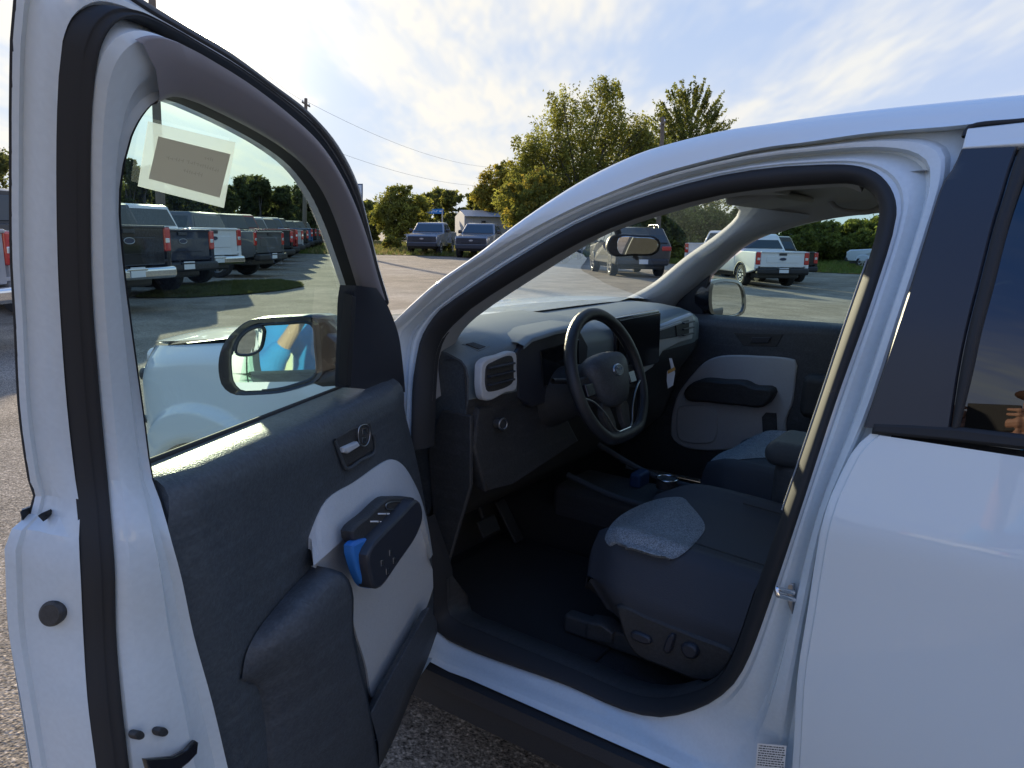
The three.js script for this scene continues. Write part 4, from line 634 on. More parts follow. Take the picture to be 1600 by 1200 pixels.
// ================= steering wheel =================
{
  const sw = sub('steering_wheel', truck); sw.position.set(-0.37, 1.047, 0.886); sw.rotation.x = -20.5 * D2R; // local z to the driver
  const rim = []; for (let k = 0; k < 48; k++) { const t = k / 48 * 2 * Math.PI, r = 0.1755; let x = r * Math.sin(t), y = r * Math.cos(t); if (y < -0.155) y = -0.155 - (y + 0.155) * -0.35; rim.push(V(x, y, 0)); }
  const rg = tube(rim, 0.0165, 12, 120, true); part('rim', rg, M.wheelLeather, sw);
  part('rim_seam', tube(rim.map((p) => V(p.x * 0.905, p.y * 0.905, 0.004)), 0.0012, 4, 120, true), M.charcoal, sw);
  const hub = smoothClosed([[-0.10, 0.035], [-0.085, 0.055], [-0.04, 0.066], [0.04, 0.066], [0.085, 0.055], [0.10, 0.035], [0.085, -0.02], [0.055, -0.065], [0.03, -0.078], [-0.03, -0.078], [-0.055, -0.065], [-0.085, -0.02]].map(([x, y]) => V(x, y, 0.012)), 48);
  const hc = (k, z) => hub.map((p) => V(p.x * k, p.y * k, z));
  part('airbag_cover', loft([hc(0.9, -0.03), hc(1, -0.012), hc(1.0, 0.0), hc(0.94, 0.016), hc(0.7, 0.028), hc(0.35, 0.033), hc(0.01, 0.034)], { closed: true }), M.navyDark, sw);
  for (const s of [-1, 1]) {
    part('spoke', plate([[0.07, 0.02], [0.165, 0.015], [0.168, -0.03], [0.15, -0.055], [0.07, -0.04]].map(([x, y]) => V(s * x, y, -0.004)), BACK, 0.02, 0.005), M.charcoal, sw);
    part('spoke_switches', [rbox(0.04, 0.035, 0.012, 0.004, s * 0.118, -0.018, 0.002, 2)], M.gloss, sw);
    part('spoke_trim', tube([V(s * 0.155, -0.035, 0.006), V(s * 0.12, -0.052, 0.008), V(s * 0.075, -0.095, 0.006), V(s * 0.05, -0.135, 0.004), V(s * 0.03, -0.148, 0.004)], 0.0028, 6), M.steel, sw);
    part('spoke', plate([[0.028, -0.07], [0.06, -0.06], [0.075, -0.09], [0.052, -0.15], [0.03, -0.158], [0.02, -0.12]].map(([x, y]) => V(s * x, y, -0.004)), BACK, 0.016, 0.004), M.charcoal, sw);
    part('column_stalk', tube([V(s * 0.03, 0.01, -0.07), V(s * 0.10, 0.02, -0.07), V(s * 0.17, 0.03, -0.065)], 0.008, 8), M.charcoal, sw);
  }
  part('spoke_trim', [rbox(0.07, 0.012, 0.006, 0.003, 0, -0.150, 0.004)], M.chrome, sw);
  const oval = (k, z) => { const r = []; for (let i = 0; i < 32; i++) { const t = i / 32 * 2 * Math.PI; r.push(V(0.026 * k * Math.cos(t), 0.012 + 0.0165 * k * Math.sin(t), z)); } return r; };
  const em = part('emblem', plate(oval(1, 0.037), BACK, 0.006, 0.002), M.steel, sw);
  part('emblem_field', plate(oval(0.82, 0.0385), BACK, 0.002, 0.0005), mat(0.05, 0.06, 0.09, { roughness: 0.3 }), sw);
  part('emblem_script', [tube([V(-0.014, 0.016, 0.039), V(-0.008, 0.020, 0.039), V(-0.004, 0.013, 0.039), V(0.002, 0.010, 0.039), V(0.006, 0.014, 0.039), V(0.012, 0.011, 0.039), V(0.016, 0.017, 0.039)], 0.0011, 5)], M.steel, sw);
  part('column_shroud', [(() => { const g = cyl(0.055, 0.085, 0.20, 24); g.rotateX(Math.PI / 2); g.translate(0, -0.01, -0.11); return g; })()], M.charcoal, sw);
}
// ================= seats =================
function makeSeat(name, xc) {
  const seat = sub(name, truck); seat.position.set(xc, 0, 0);
  const top = (u, z) => { // u -1..1 across
    const w = Math.abs(u), f = sstep(1.10, 0.962, z); // rounded front
    return 0.705 + 0.028 * sstep(0.50, 0.82, w) - 0.035 * f * f - 0.12 * Math.pow(w, 13) - 0.018 * sstep(1.1, 1.5, z);
  };
  const half = (z) => 0.288 - 0.075 * Math.pow(sstep(1.14, 0.955, z), 2);
  const zs = [0.955, 0.96, 0.968, 0.98, 1.0, 1.025, 1.06, 1.10, 1.16, 1.24, 1.34, 1.46, 1.58], rows = [];
  for (const z of zs) { const r = [V(-half(z) * 0.97, 0.50, z + 0.06), V(-half(z) * 1.03, 0.58, z + 0.01)]; for (let k = 0; k <= 20; k++) { const u = k / 10 - 1; r.push(V(u * half(z), top(u, z) - (z < 0.97 ? (0.97 - z) * 2.5 : 0), z)); } r.push(V(half(z) * 1.03, 0.58, z + 0.01), V(half(z) * 0.97, 0.50, z + 0.06)); rows.push(r); }
  rows.unshift(rows[0].map((p) => V(p.x * 0.98, Math.min(p.y, 0.56), p.z + 0.012)), ); rows.unshift(rows[0].map((p) => V(p.x * 0.95, 0.50, p.z + 0.06)));
  part('cushion', loft(rows), M.seatDark, seat);
  // woven patch on the front of the cushion, traced on its surface (the passenger's is the mirror image)
  const out = [[945, 843], [948, 831], [958, 816], [975, 802], [1013, 784], [1044, 777], [1068, 778], [1077, 787], [1102, 823], [1089, 845], [1056, 872], [1032, 875], [1004, 867], [984, 861], [966, 859], [952, 853]], ox = out.reduce((t, q) => t + q[0], 0) / 16, oy = out.reduce((t, q) => t + q[1], 0) / 16;
  const fineOut = smoothClosed(out.map((q) => V(q[0], q[1], 0)), 64), rings = [];
  for (let k = 0; k <= 10; k++) rings.push(fineOut.map((q) => { const px = lerp(ox, q.x, k / 10), py = lerp(oy, q.y, k / 10); let y = 0.70, p; for (let i = 0; i < 30; i++) { p = onAxis('y', y, px, py); const z = Math.max(0.962, p.z), u = clamp((p.x + 0.37) / half(z), -0.97, 0.97); y = lerp(y, top(u, z) + (k === 10 ? 0.002 : 0.006), 0.5); } return V(p.x + 0.37, p.y, p.z); }));
  let patch = loft(rings, { closed: true }); if (xc > 0) patch = flip(patch);
  part('fabric_patch', patch, M.seatFabric, seat);
  for (const s of [-1, 1]) part('seam', tube([0.66, 0.66, 0.66, 0.64].map((u, i) => V(s * u * 0.255, top(u, 1.22 + i * 0.11) + 0.002, 1.22 + i * 0.11)), 0.0025, 5), M.charcoal, seat);
  // backrest and headrest
  const b = rbox(0.48, 0.66, 0.16, 0.06, 0, 1.0, 1.60, 4); b.rotateX(0); const m = new THREE.Matrix4().makeTranslation(0, 0.68, 1.56).multiply(new THREE.Matrix4().makeRotationX(0.25)).multiply(new THREE.Matrix4().makeTranslation(0, -0.68, -1.56)); b.applyMatrix4(m);
  part('backrest', b, M.seatDark, seat);
  const hr = rbox(0.25, 0.18, 0.10, 0.045, 0, 1.46, 1.62, 4); hr.applyMatrix4(m); part('headrest', hr, M.seatDark, seat);
  for (const s of [-1, 1]) part('seat_rail', rbox(0.04, 0.05, 0.60, 0.008, s * 0.20, 0.43, 1.20), M.charcoal, seat);
  return seat;
}
{
  const ds = makeSeat('driver_seat', -0.37); makeSeat('passenger_seat', 0.37);
  const toS = (p) => V(p.x + 0.37, p.y, p.z), pX = (x) => (q) => toS(onAxis('x', x, q[0], q[1]));
  part('side_valance', plate(smoothClosed([[962, 948], [975, 946], [1010, 962], [1080, 990], [1143, 1016], [1147, 1024], [1120, 1062], [1093, 1066], [1040, 1046], [995, 1026], [978, 1004], [968, 975]].map(pX(-0.668)), 50), OUT, 0.05, 0.008), M.charcoal, ds);
  part('seat_switch', plate(smoothClosed([[985, 989], [992, 988], [1014, 998], [1016, 1006], [1006, 1007], [986, 997]].map(pX(-0.678)), 24), OUT, 0.012, 0.004), M.satinBlack, ds);
  part('seat_switch', plate(smoothClosed([[1046, 992], [1053, 993], [1051, 1008], [1044, 1022], [1036, 1018], [1038, 1005]].map(pX(-0.678)), 24), OUT, 0.012, 0.004), M.satinBlack, ds);
  part('seat_switch', plate(smoothClosed([[1062, 1012], [1068, 1006], [1084, 1010], [1090, 1022], [1084, 1031], [1070, 1028]].map(pX(-0.681)), 24), OUT, 0.02, 0.006), M.satinBlack, ds);
  part('rail_cover', plate([[915, 972], [940, 976], [958, 990], [956, 1008], [914, 1000]].map(pX(-0.60)), OUT, 0.05, 0.006), M.charcoal, ds);
}
// ================= centre console, pedals, rear-view mirror =================
{
  const cc = sub('center_console', truck);
  part('console_body', [rbox(0.24, 0.20, 0.85, 0.03, 0, 0.51, 0.98, 3)], M.charcoal, cc);
  part('console_rail', tube([V(-0.12, 0.655, 0.62), V(-0.125, 0.62, 0.80), V(-0.125, 0.612, 1.30)], 0.010, 8), M.navyDark, cc); part('console_rail', tube([V(0.12, 0.70, 0.60), V(0.125, 0.63, 0.80), V(0.125, 0.612, 1.30)], 0.010, 8), M.navyDark, cc);
  part('armrest', [rbox(0.21, 0.07, 0.36, 0.033, 0.0, 0.835, 1.41, 4)], M.navy, cc); part('armrest_base', [rbox(0.19, 0.22, 0.34, 0.06, 0.0, 0.72, 1.42, 4)], M.navyDark, cc);
  part('tray_mat', rbox(0.13, 0.012, 0.13, 0.005, 0.03, 0.60, 0.70), M.trayBlue, cc); part('tray_divider', rbox(0.08, 0.05, 0.04, 0.01, 0.06, 0.63, 0.79), M.trayBlue, cc);
  const dial = cyl(0.032, 0.034, 0.03, 28); dial.translate(0.03, 0.645, 0.90); part('shift_dial', dial, M.charcoal, cc);
  const ring = new THREE.TorusGeometry(0.033, 0.003, 8, 32); ring.rotateX(Math.PI / 2); ring.translate(0.03, 0.66, 0.90); part('dial_ring', ring, M.chrome, cc);
  part('switch_bank', Array.from({ length: 6 }, (_, k) => rbox(0.06, 0.012, 0.018, 0.004, 0.0, 0.622, 1.02 + k * 0.024)), M.satinBlack, cc);
  part('cup_holder', [0.0, 0.09].map((d) => { const g = new THREE.TorusGeometry(0.04, 0.006, 8, 28); g.rotateX(Math.PI / 2); g.translate(-0.05, 0.615, 1.04 + d); return g; }), M.satinBlack, cc);
  part('belt_buckle', [rbox(0.03, 0.09, 0.05, 0.008, -0.10, 0.69, 1.40), ], M.charcoal, truck);
  part('buckle_button', [rbox(0.022, 0.012, 0.045, 0.004, -0.102, 0.742, 1.395)], mat(0.55, 0.03, 0.03, { roughness: 0.4 }), truck);
  const rm = sub('rear_view_mirror', truck);
  const o = V(0.0, 1.392, 0.76), nn = V(-0.80, -0.03, 0.60).normalize(), P = (q, d = 0) => onPlane(o.clone().addScaledVector(nn, d), nn, q[0], q[1]);
  part('mirror_housing', plate(smoothClosed([[950, 378], [956, 369], [971, 366], [1000, 367], [1023, 369], [1032, 377], [1031, 391], [1020, 399], [990, 400], [958, 400], [949, 390]].map((q) => P(q)), 40), nn, 0.035, 0.006), M.charcoal, rm);
  part('mirror_glass', plate(smoothClosed([[967, 372], [1000, 371], [1022, 373], [1028, 379], [1027, 389], [1018, 396], [990, 397], [968, 396]].map((q) => P(q, 0.002)), 32), nn, 0.004, 0.001), M.mirror, rm);
  part('mirror_stem', tube([o.clone().addScaledVector(nn, -0.02).add(V(-0.06, 0.03, -0.02)), V(-0.05, 1.455, 0.72), V(0.0, 1.47, 0.69)], 0.011, 8), M.charcoal, rm);
  part('mirror_knob', tube([P([990, 400], -0.01), P([997, 405], -0.01)], 0.006, 6), M.charcoal, rm);
  // pedals
  const bp = rbox(0.09, 0.055, 0.012, 0.008, 0, 0, 0); bp.rotateX(-0.5); bp.translate(-0.36, 0.52, 0.48); part('brake_pedal', [bp, tube([V(-0.36, 0.53, 0.46), V(-0.36, 0.7, 0.40)], 0.008, 6)], M.rubber, truck);
  const ap = rbox(0.05, 0.15, 0.012, 0.008, 0, 0, 0); ap.rotateX(-0.6); ap.translate(-0.22, 0.49, 0.46); part('accelerator_pedal', ap, M.rubber, truck);
  part('floor_mat', [rbox(0.48, 0.012, 0.62, 0.005, -0.42, 0.396, 0.72)], M.carpet, truck);
}
// --- paper notice in a clear sleeve, taped to the door glass; key tag hanging from the column ---
{
  const off = (q) => frontDoor.localToWorld(dS(q[0], q[1], 0.052));
  frontDoor.updateMatrixWorld(true); truck.updateMatrixWorld(true);
  const q1 = [[232, 190], [368, 223], [350, 325], [216, 291]].map(off), q2 = [[246, 212], [359, 240], [342, 308], [231, 278]].map(off);
  const nrm = q1[1].clone().sub(q1[0]).cross(q1[3].clone().sub(q1[0])).normalize(); if (nrm.dot(EYE.clone().sub(q1[0])) < 0) nrm.negate();
  const pn = thing('paper_notice', 'taped paper notice in a clear plastic sleeve on the open door window', 'notice');
  part('plastic_sleeve', plate(q1, nrm, 0.0006, 0.0001), phys(0.95, 0.95, 0.93, { transmission: 0.8, roughness: 0.6, thickness: 0 }), pn);
  const paperM = printed(512, 320, (x, w, h) => { x.fillStyle = '#a59c96'; x.fillRect(0, 0, w, h); x.fillStyle = '#8d8782'; x.save(); x.translate(w, 0); x.scale(-1, 1); x.font = '34px sans-serif'; let s = 11; const q = () => (s = (s * 16807) % 2147483647) / 2147483647; const line = (y, x0, x1) => { let p = x0; while (p < x1) { const l = 8 + q() * 12, t = 18 + q() * 12; x.fillRect(p, y - t, 4, t); x.fillRect(p, y - t * (0.4 + 0.5 * q()), l, 4); p += l + 7; } }; line(90, 120, 190); line(150, 60, 300); line(150, 320, 440); line(215, 170, 300); x.restore(); });
  const up = (p) => p.clone().addScaledVector(nrm, 0.0012);
  const pp = new THREE.MeshPhysicalMaterial({ map: paperM.map, roughness: 1, transmission: 0.45, thickness: 0, side: THREE.DoubleSide });
  part('paper', quad(...q2.map(up)), pp, pn);
  const kt = thing('paper_tag', 'small white tag hanging on a thin strap below the dashboard trim', 'tag');
  const P = (q) => onAxis('x', 0.16, q[0], q[1]);
  part('strap', plate([[1046, 560], [1050, 560], [1054, 575], [1049, 577]].map(P), V(-0.6, 0, 0.8), 0.002, 0.0005), M.white, kt);
  part('card', plate([[1043, 580], [1053, 575], [1055, 583], [1052, 602], [1044, 607], [1042, 595]].map(P), V(-0.6, 0, 0.8), 0.002, 0.0005), M.white, kt);
  part('card_band', plate([[1043, 579], [1054, 573], [1055, 578], [1043, 584]].map((q) => P(q).add(V(-0.002, 0, 0.002))), V(-0.6, 0, 0.8), 0.001, 0.0003), mat(0.6, 0.33, 0.08), kt);
}
// ================= ground =================
const rx = Math.cos(AZ), rz = Math.sin(AZ), fx = Math.sin(AZ), fz = -Math.cos(AZ);
const across = (x, z) => (x - EYE.x) * rx + (z - EYE.z) * rz, along = (x, z) => (x - EYE.x) * fx + (z - EYE.z) * fz;
function terrain(x, z) { const X = across(x, z), Z = along(x, z); return -0.26 * sstep(2.5, 12, X) * sstep(6, 20, Z) + 0.10 * sstep(30, 45, Z) * sstep(3, -6, X); }
const onGround = (px, py) => { const d = rayOf(px, py); let t = EYE.y / -d.y; for (let i = 0; i < 20; i++) { const p = EYE.clone().addScaledVector(d, t); t = (EYE.y - terrain(p.x, p.z)) / -d.y; } return EYE.clone().addScaledVector(d, t); };
const gravelTex = tex(2048, (u, v, i, j) => {
  const a = tfbm(u, v, 6, 3, 6), st = tnoise(u * 420, v * 420, 420, 61), s2 = hash3(i >> 1, j >> 1, 5), s3 = tnoise(u * 900, v * 900, 900, 13), patch = tfbm(u, v, 3, 91, 3);
  const t = 0.545 + 0.20 * (a - 0.5) + 0.24 * (st - 0.5) + 0.10 * (s2 - 0.5) + 0.20 * (s3 - 0.5) + 0.12 * (patch - 0.5) + (st > 0.83 ? 0.12 : 0) - (st < 0.14 ? 0.10 : 0);
  return [t * 1.05, t * 0.98, t * 0.89];
}, true, 1 / 3.2);
const gravelBump = tex(1024, (u, v) => gray(0.55 * tnoise(u * 210, v * 210, 210, 61) + 0.45 * tnoise(u * 420, v * 420, 420, 13)), false, 1 / 1.7);
const groundM = new THREE.MeshPhysicalMaterial({ color: lin(1, 1, 1), map: gravelTex, bumpMap: gravelBump, bumpScale: 0.0035, roughness: 1, specularIntensity: 0.12, vertexColors: true });
{
  const xs = [], add = (a, b, n) => { for (let i = 0; i < n; i++) xs.push(lerp(a, b, i / n)); };
  add(-420, -60, 12); add(-60, -12, 24); add(-12, 14, 40); add(14, 80, 44); add(80, 700, 20); xs.push(700);
  const zs = []; const addz = (a, b, n) => { for (let i = 0; i < n; i++) zs.push(lerp(a, b, i / n)); };
  addz(-600, -90, 18); addz(-90, -14, 50); addz(-14, 10, 36); addz(10, 60, 24); addz(60, 420, 12); zs.push(420);
  const n = xs.length, pos = [], uv = [], col = [], idx = [];
  zs.forEach((z) => xs.forEach((x) => { pos.push(x, terrain(x, z), z); uv.push(x, z); const k = fbm(x * 0.09 + 3, z * 0.09, 2.2, 4), k2 = fbm(x * 0.35, z * 0.35, 8.2, 3), t = 0.84 + 0.75 * (k - 0.5) + 0.35 * (k2 - 0.5); const w = sstep(0.45, 0.62, k2); col.push(t, t * lerp(0.97, 1, w), t * lerp(0.92, 1.0, w)); }));
  for (let j = 0; j < zs.length - 1; j++) for (let i = 0; i < n - 1; i++) { const a = j * n + i; idx.push(a, a + n, a + 1, a + 1, a + n, a + n + 1); }
  const g = new THREE.BufferGeometry(); g.setAttribute('position', new THREE.Float32BufferAttribute(pos, 3)); g.setAttribute('uv', new THREE.Float32BufferAttribute(uv, 2)); g.setAttribute('color', new THREE.Float32BufferAttribute(col, 3)); g.setIndex(idx); g.computeVertexNormals();
  structure('ground', g, groundM);
}
// fields of grass beyond the lot, each a sheet a little above the ground
const grassTex = tex(512, (u, v) => { const a = tfbm(u, v, 8, 3, 5), b = tnoise(u * 180, v * 90, 90, 7), t = 0.40 + 0.3 * (a - 0.5) + 0.22 * (b - 0.5), d = sstep(0.5, 0.7, tfbm(u, v, 4, 55, 3)); return [t * lerp(0.92, 1.35, d), t * 1.08, t * 0.48]; }, true, 1 / 3);
const grassM = new THREE.MeshPhysicalMaterial({ map: grassTex, color: lin(0.85, 0.75, 0.8), roughness: 1, specularIntensity: 0.1 });
const bladeG = (() => { const gs = []; for (let k = 0; k < 7; k++) { const a = k * 2.4, h = 0.6 + 0.4 * ((k * 37) % 10) / 10, w = 0.035, lx = Math.cos(a) * 0.25, lz = Math.sin(a) * 0.25, cx = Math.cos(a * 1.7) * 0.12, cz = Math.sin(a * 1.7) * 0.12; const g = new THREE.BufferGeometry(); g.setAttribute('position', new THREE.Float32BufferAttribute([cx - w * Math.sin(a), 0, cz + w * Math.cos(a), cx + w * Math.sin(a), 0, cz - w * Math.cos(a), cx + lx, h, cz + lz], 3)); g.computeVertexNormals(); g.setAttribute('uv', new THREE.Float32BufferAttribute([0, 0, 1, 0, 0.5, 1], 2)); gs.push(g); } return mergeGeometries(gs); })();
const bladeM = new THREE.MeshPhysicalMaterial({ color: lin(1, 1, 1), roughness: 1, transmission: 0.4, thickness: 0, side: THREE.DoubleSide, specularIntensity: 0.1 });
function field(poly, count, hMin, hMax, tints) {
  const sh = poly.map((p) => new THREE.Vector2(p.x, p.z)), x0 = Math.min(...sh.map((p) => p.x)), x1 = Math.max(...sh.map((p) => p.x)), z0 = Math.min(...sh.map((p) => p.y)), z1 = Math.max(...sh.map((p) => p.y));
  const inside = (x, z) => { let c = false; for (let i = 0, j = sh.length - 1; i < sh.length; j = i++) if ((sh[i].y > z) !== (sh[j].y > z) && x < (sh[j].x - sh[i].x) * (z - sh[i].y) / (sh[j].y - sh[i].y) + sh[i].x) c = !c; return c; };
  const tri = THREE.ShapeUtils.triangulateShape(sh, []), pos = [], uv = []; // sheet cut fine enough to follow the ground
  const split = (a, b, c, n) => { const m = (p, q) => new THREE.Vector2((p.x + q.x) / 2, (p.y + q.y) / 2); const long = Math.max(a.distanceTo(b), b.distanceTo(c), c.distanceTo(a)); if (n && long > 4) { const ab = m(a, b), bc = m(b, c), ca = m(c, a); split(a, ab, ca, n - 1); split(ab, b, bc, n - 1); split(ca, bc, c, n - 1); split(ab, bc, ca, n - 1); } else for (const p of [a, c, b]) { pos.push(p.x, terrain(p.x, p.y) + 0.02, p.y); uv.push(p.x, p.y); } };
  tri.forEach(([a, b, c]) => split(sh[a], sh[b], sh[c], 5));
  const g = new THREE.BufferGeometry(); g.setAttribute('position', new THREE.Float32BufferAttribute(pos, 3)); g.setAttribute('uv', new THREE.Float32BufferAttribute(uv, 2)); g.computeVertexNormals(); structure('grass_field', g, grassM);
  const im = new THREE.InstancedMesh(bladeG, bladeM, count), m = new THREE.Matrix4(), q = new THREE.Quaternion(), c = new THREE.Color(); let k = 0;
  while (k < count) { const x = rr(x0, x1), z = rr(z0, z1); if (!inside(x, z)) continue; const s = fbm(x * 0.3, z * 0.3, 1.2, 3), h = lerp(hMin, hMax, rnd() * s * 1.6); q.setFromAxisAngle(V(0, 1, 0), rr(0, 6.28)); m.compose(V(x, terrain(x, z) + 0.015, z), q, V(h * 1.3 + 0.12, h, h * 1.3 + 0.12)); im.setMatrixAt(k, m); const t = tints[Math.floor(rnd() * tints.length)], v = rr(0.75, 1.25); c.setRGB(t[0] * v, t[1] * v, t[2] * v); im.setColorAt(k, c); k++; }
  im.name = numbered('grass'); im.userData = { kind: 'stuff' }; shade(im); scene.add(im);
}
const green = [[0.12, 0.17, 0.035], [0.15, 0.19, 0.04], [0.19, 0.19, 0.05]], dry = [[0.30, 0.23, 0.10], [0.34, 0.26, 0.12], [0.17, 0.19, 0.05]];
const wp = (X, Z) => V(EYE.x + X * rx + Z * fx, 0, EYE.z + X * rz + Z * fz); // X metres right, Z metres ahead of the eye
field([wp(-22, 44), wp(-9, 44.5), wp(3, 43), wp(6, 62), wp(8, 95), wp(-40, 95)], 26000, 0.10, 0.5, [...green, ...dry]);
field([wp(3, 55), wp(14, 40), wp(17, 36.5), wp(26, 36), wp(40, 40), wp(60, 90), wp(5, 90)], 26000, 0.08, 0.4, green);
field([wp(-7.8, 15.6), wp(-6.8, 15.8), wp(-6.0, 16.8), wp(-5.5, 18.2), wp(-5.4, 19.6), wp(-5.9, 21), wp(-6.8, 22), wp(-8, 21), wp(-8.4, 18)], 7000, 0.03, 0.10, [[0.13, 0.14, 0.045], [0.17, 0.16, 0.06], [0.10, 0.11, 0.035]]);
// ================= other vehicles =================
const carCache = {};
function wheelParts(R, wd, style) {
  const k = 'w' + R + style; if (carCache[k]) return carCache[k];
  const t = new THREE.LatheGeometry([[R * 0.62, -wd / 2], [R * 0.9, -wd / 2], [R * 0.97, -wd * 0.42], [R, -wd * 0.25], [R, wd * 0.25], [R * 0.97, wd * 0.42], [R * 0.9, wd / 2], [R * 0.62, wd / 2]].map(([r, y]) => new THREE.Vector2(r, y)), 28); t.rotateZ(Math.PI / 2);
  const d = cyl(R * 0.63, R * 0.63, 0.03, 26); d.rotateZ(Math.PI / 2); d.translate(wd * 0.22, 0, 0);
  const sp = []; const ns = style === 'steel' ? 9 : 6; for (let i = 0; i < ns; i++) { const b = style === 'steel' ? rbox(0.05, R * 0.22, R * 0.16, 0.02, wd * 0.36, R * 0.42, 0) : rbox(0.05, R * 0.52, R * 0.15, 0.015, wd * 0.38, R * 0.36, 0); b.rotateX(i * 2 * Math.PI / ns); sp.push(b); } const hb = cyl(R * 0.14, R * 0.16, 0.05, 16); hb.rotateZ(Math.PI / 2); hb.translate(wd * 0.40, 0, 0); sp.push(hb);
  const lip = new THREE.TorusGeometry(R * 0.61, 0.014, 8, 28); lip.rotateY(Math.PI / 2); lip.translate(wd * 0.44, 0, 0); sp.push(lip);
  return (carCache[k] = { tyre: t, dish: d, spokes: join(sp) });
}
const carGlass = phys(0.045, 0.06, 0.07, { roughness: 0.04 });
const lampRed = phys(0.50, 0.02, 0.02, { roughness: 0.15, clearcoat: 1, emissive: lin(0, 0, 0) });
const lampClear = phys(0.75, 0.78, 0.82, { roughness: 0.08, metalness: 0.6, clearcoat: 1 });
const paintOf = {};
const carPaint = (r, g, b) => (paintOf[[r, g, b]] ??= phys(r, g, b, { roughness: 0.6, specularIntensity: 0.3, clearcoat: 1, clearcoatRoughness: 0.03 }));
// kinds: sizes in metres; z forward is negative
const KIND = {
  full: { W: 2.0, sill: 0.52, wheel: 0.415, axF: -2.02, axR: 1.68, front: -2.92, hoodF: 1.20, hoodB: 1.32, cowl: -1.18, wsTop: -0.48, roof: 1.94, roofEnd: 0.86, belt: 1.34, cabEnd: 1.02, bedEnd: 2.90, rail: 1.38, doors: [-0.95, 0.05, 0.82] },
  compact: { W: 1.84, sill: 0.44, wheel: 0.362, axF: -1.64, axR: 1.44, front: -2.52, hoodF: 1.05, hoodB: 1.14, cowl: -1.05, wsTop: -0.42, roof: 1.72, roofEnd: 0.72, belt: 1.15, cabEnd: 0.98, bedEnd: 2.50, rail: 1.16, doors: [-0.80, 0.12, 0.74] },
  suv: { W: 2.0, sill: 0.42, wheel: 0.385, axF: -1.55, axR: 1.47, front: -2.48, hoodF: 1.06, hoodB: 1.16, cowl: -0.92, wsTop: -0.20, roof: 1.76, roofEnd: 1.95, belt: 1.15, cabEnd: 2.46, bedEnd: 0, rail: 0, doors: [-0.62, 0.30, 1.22, 1.95] },
};
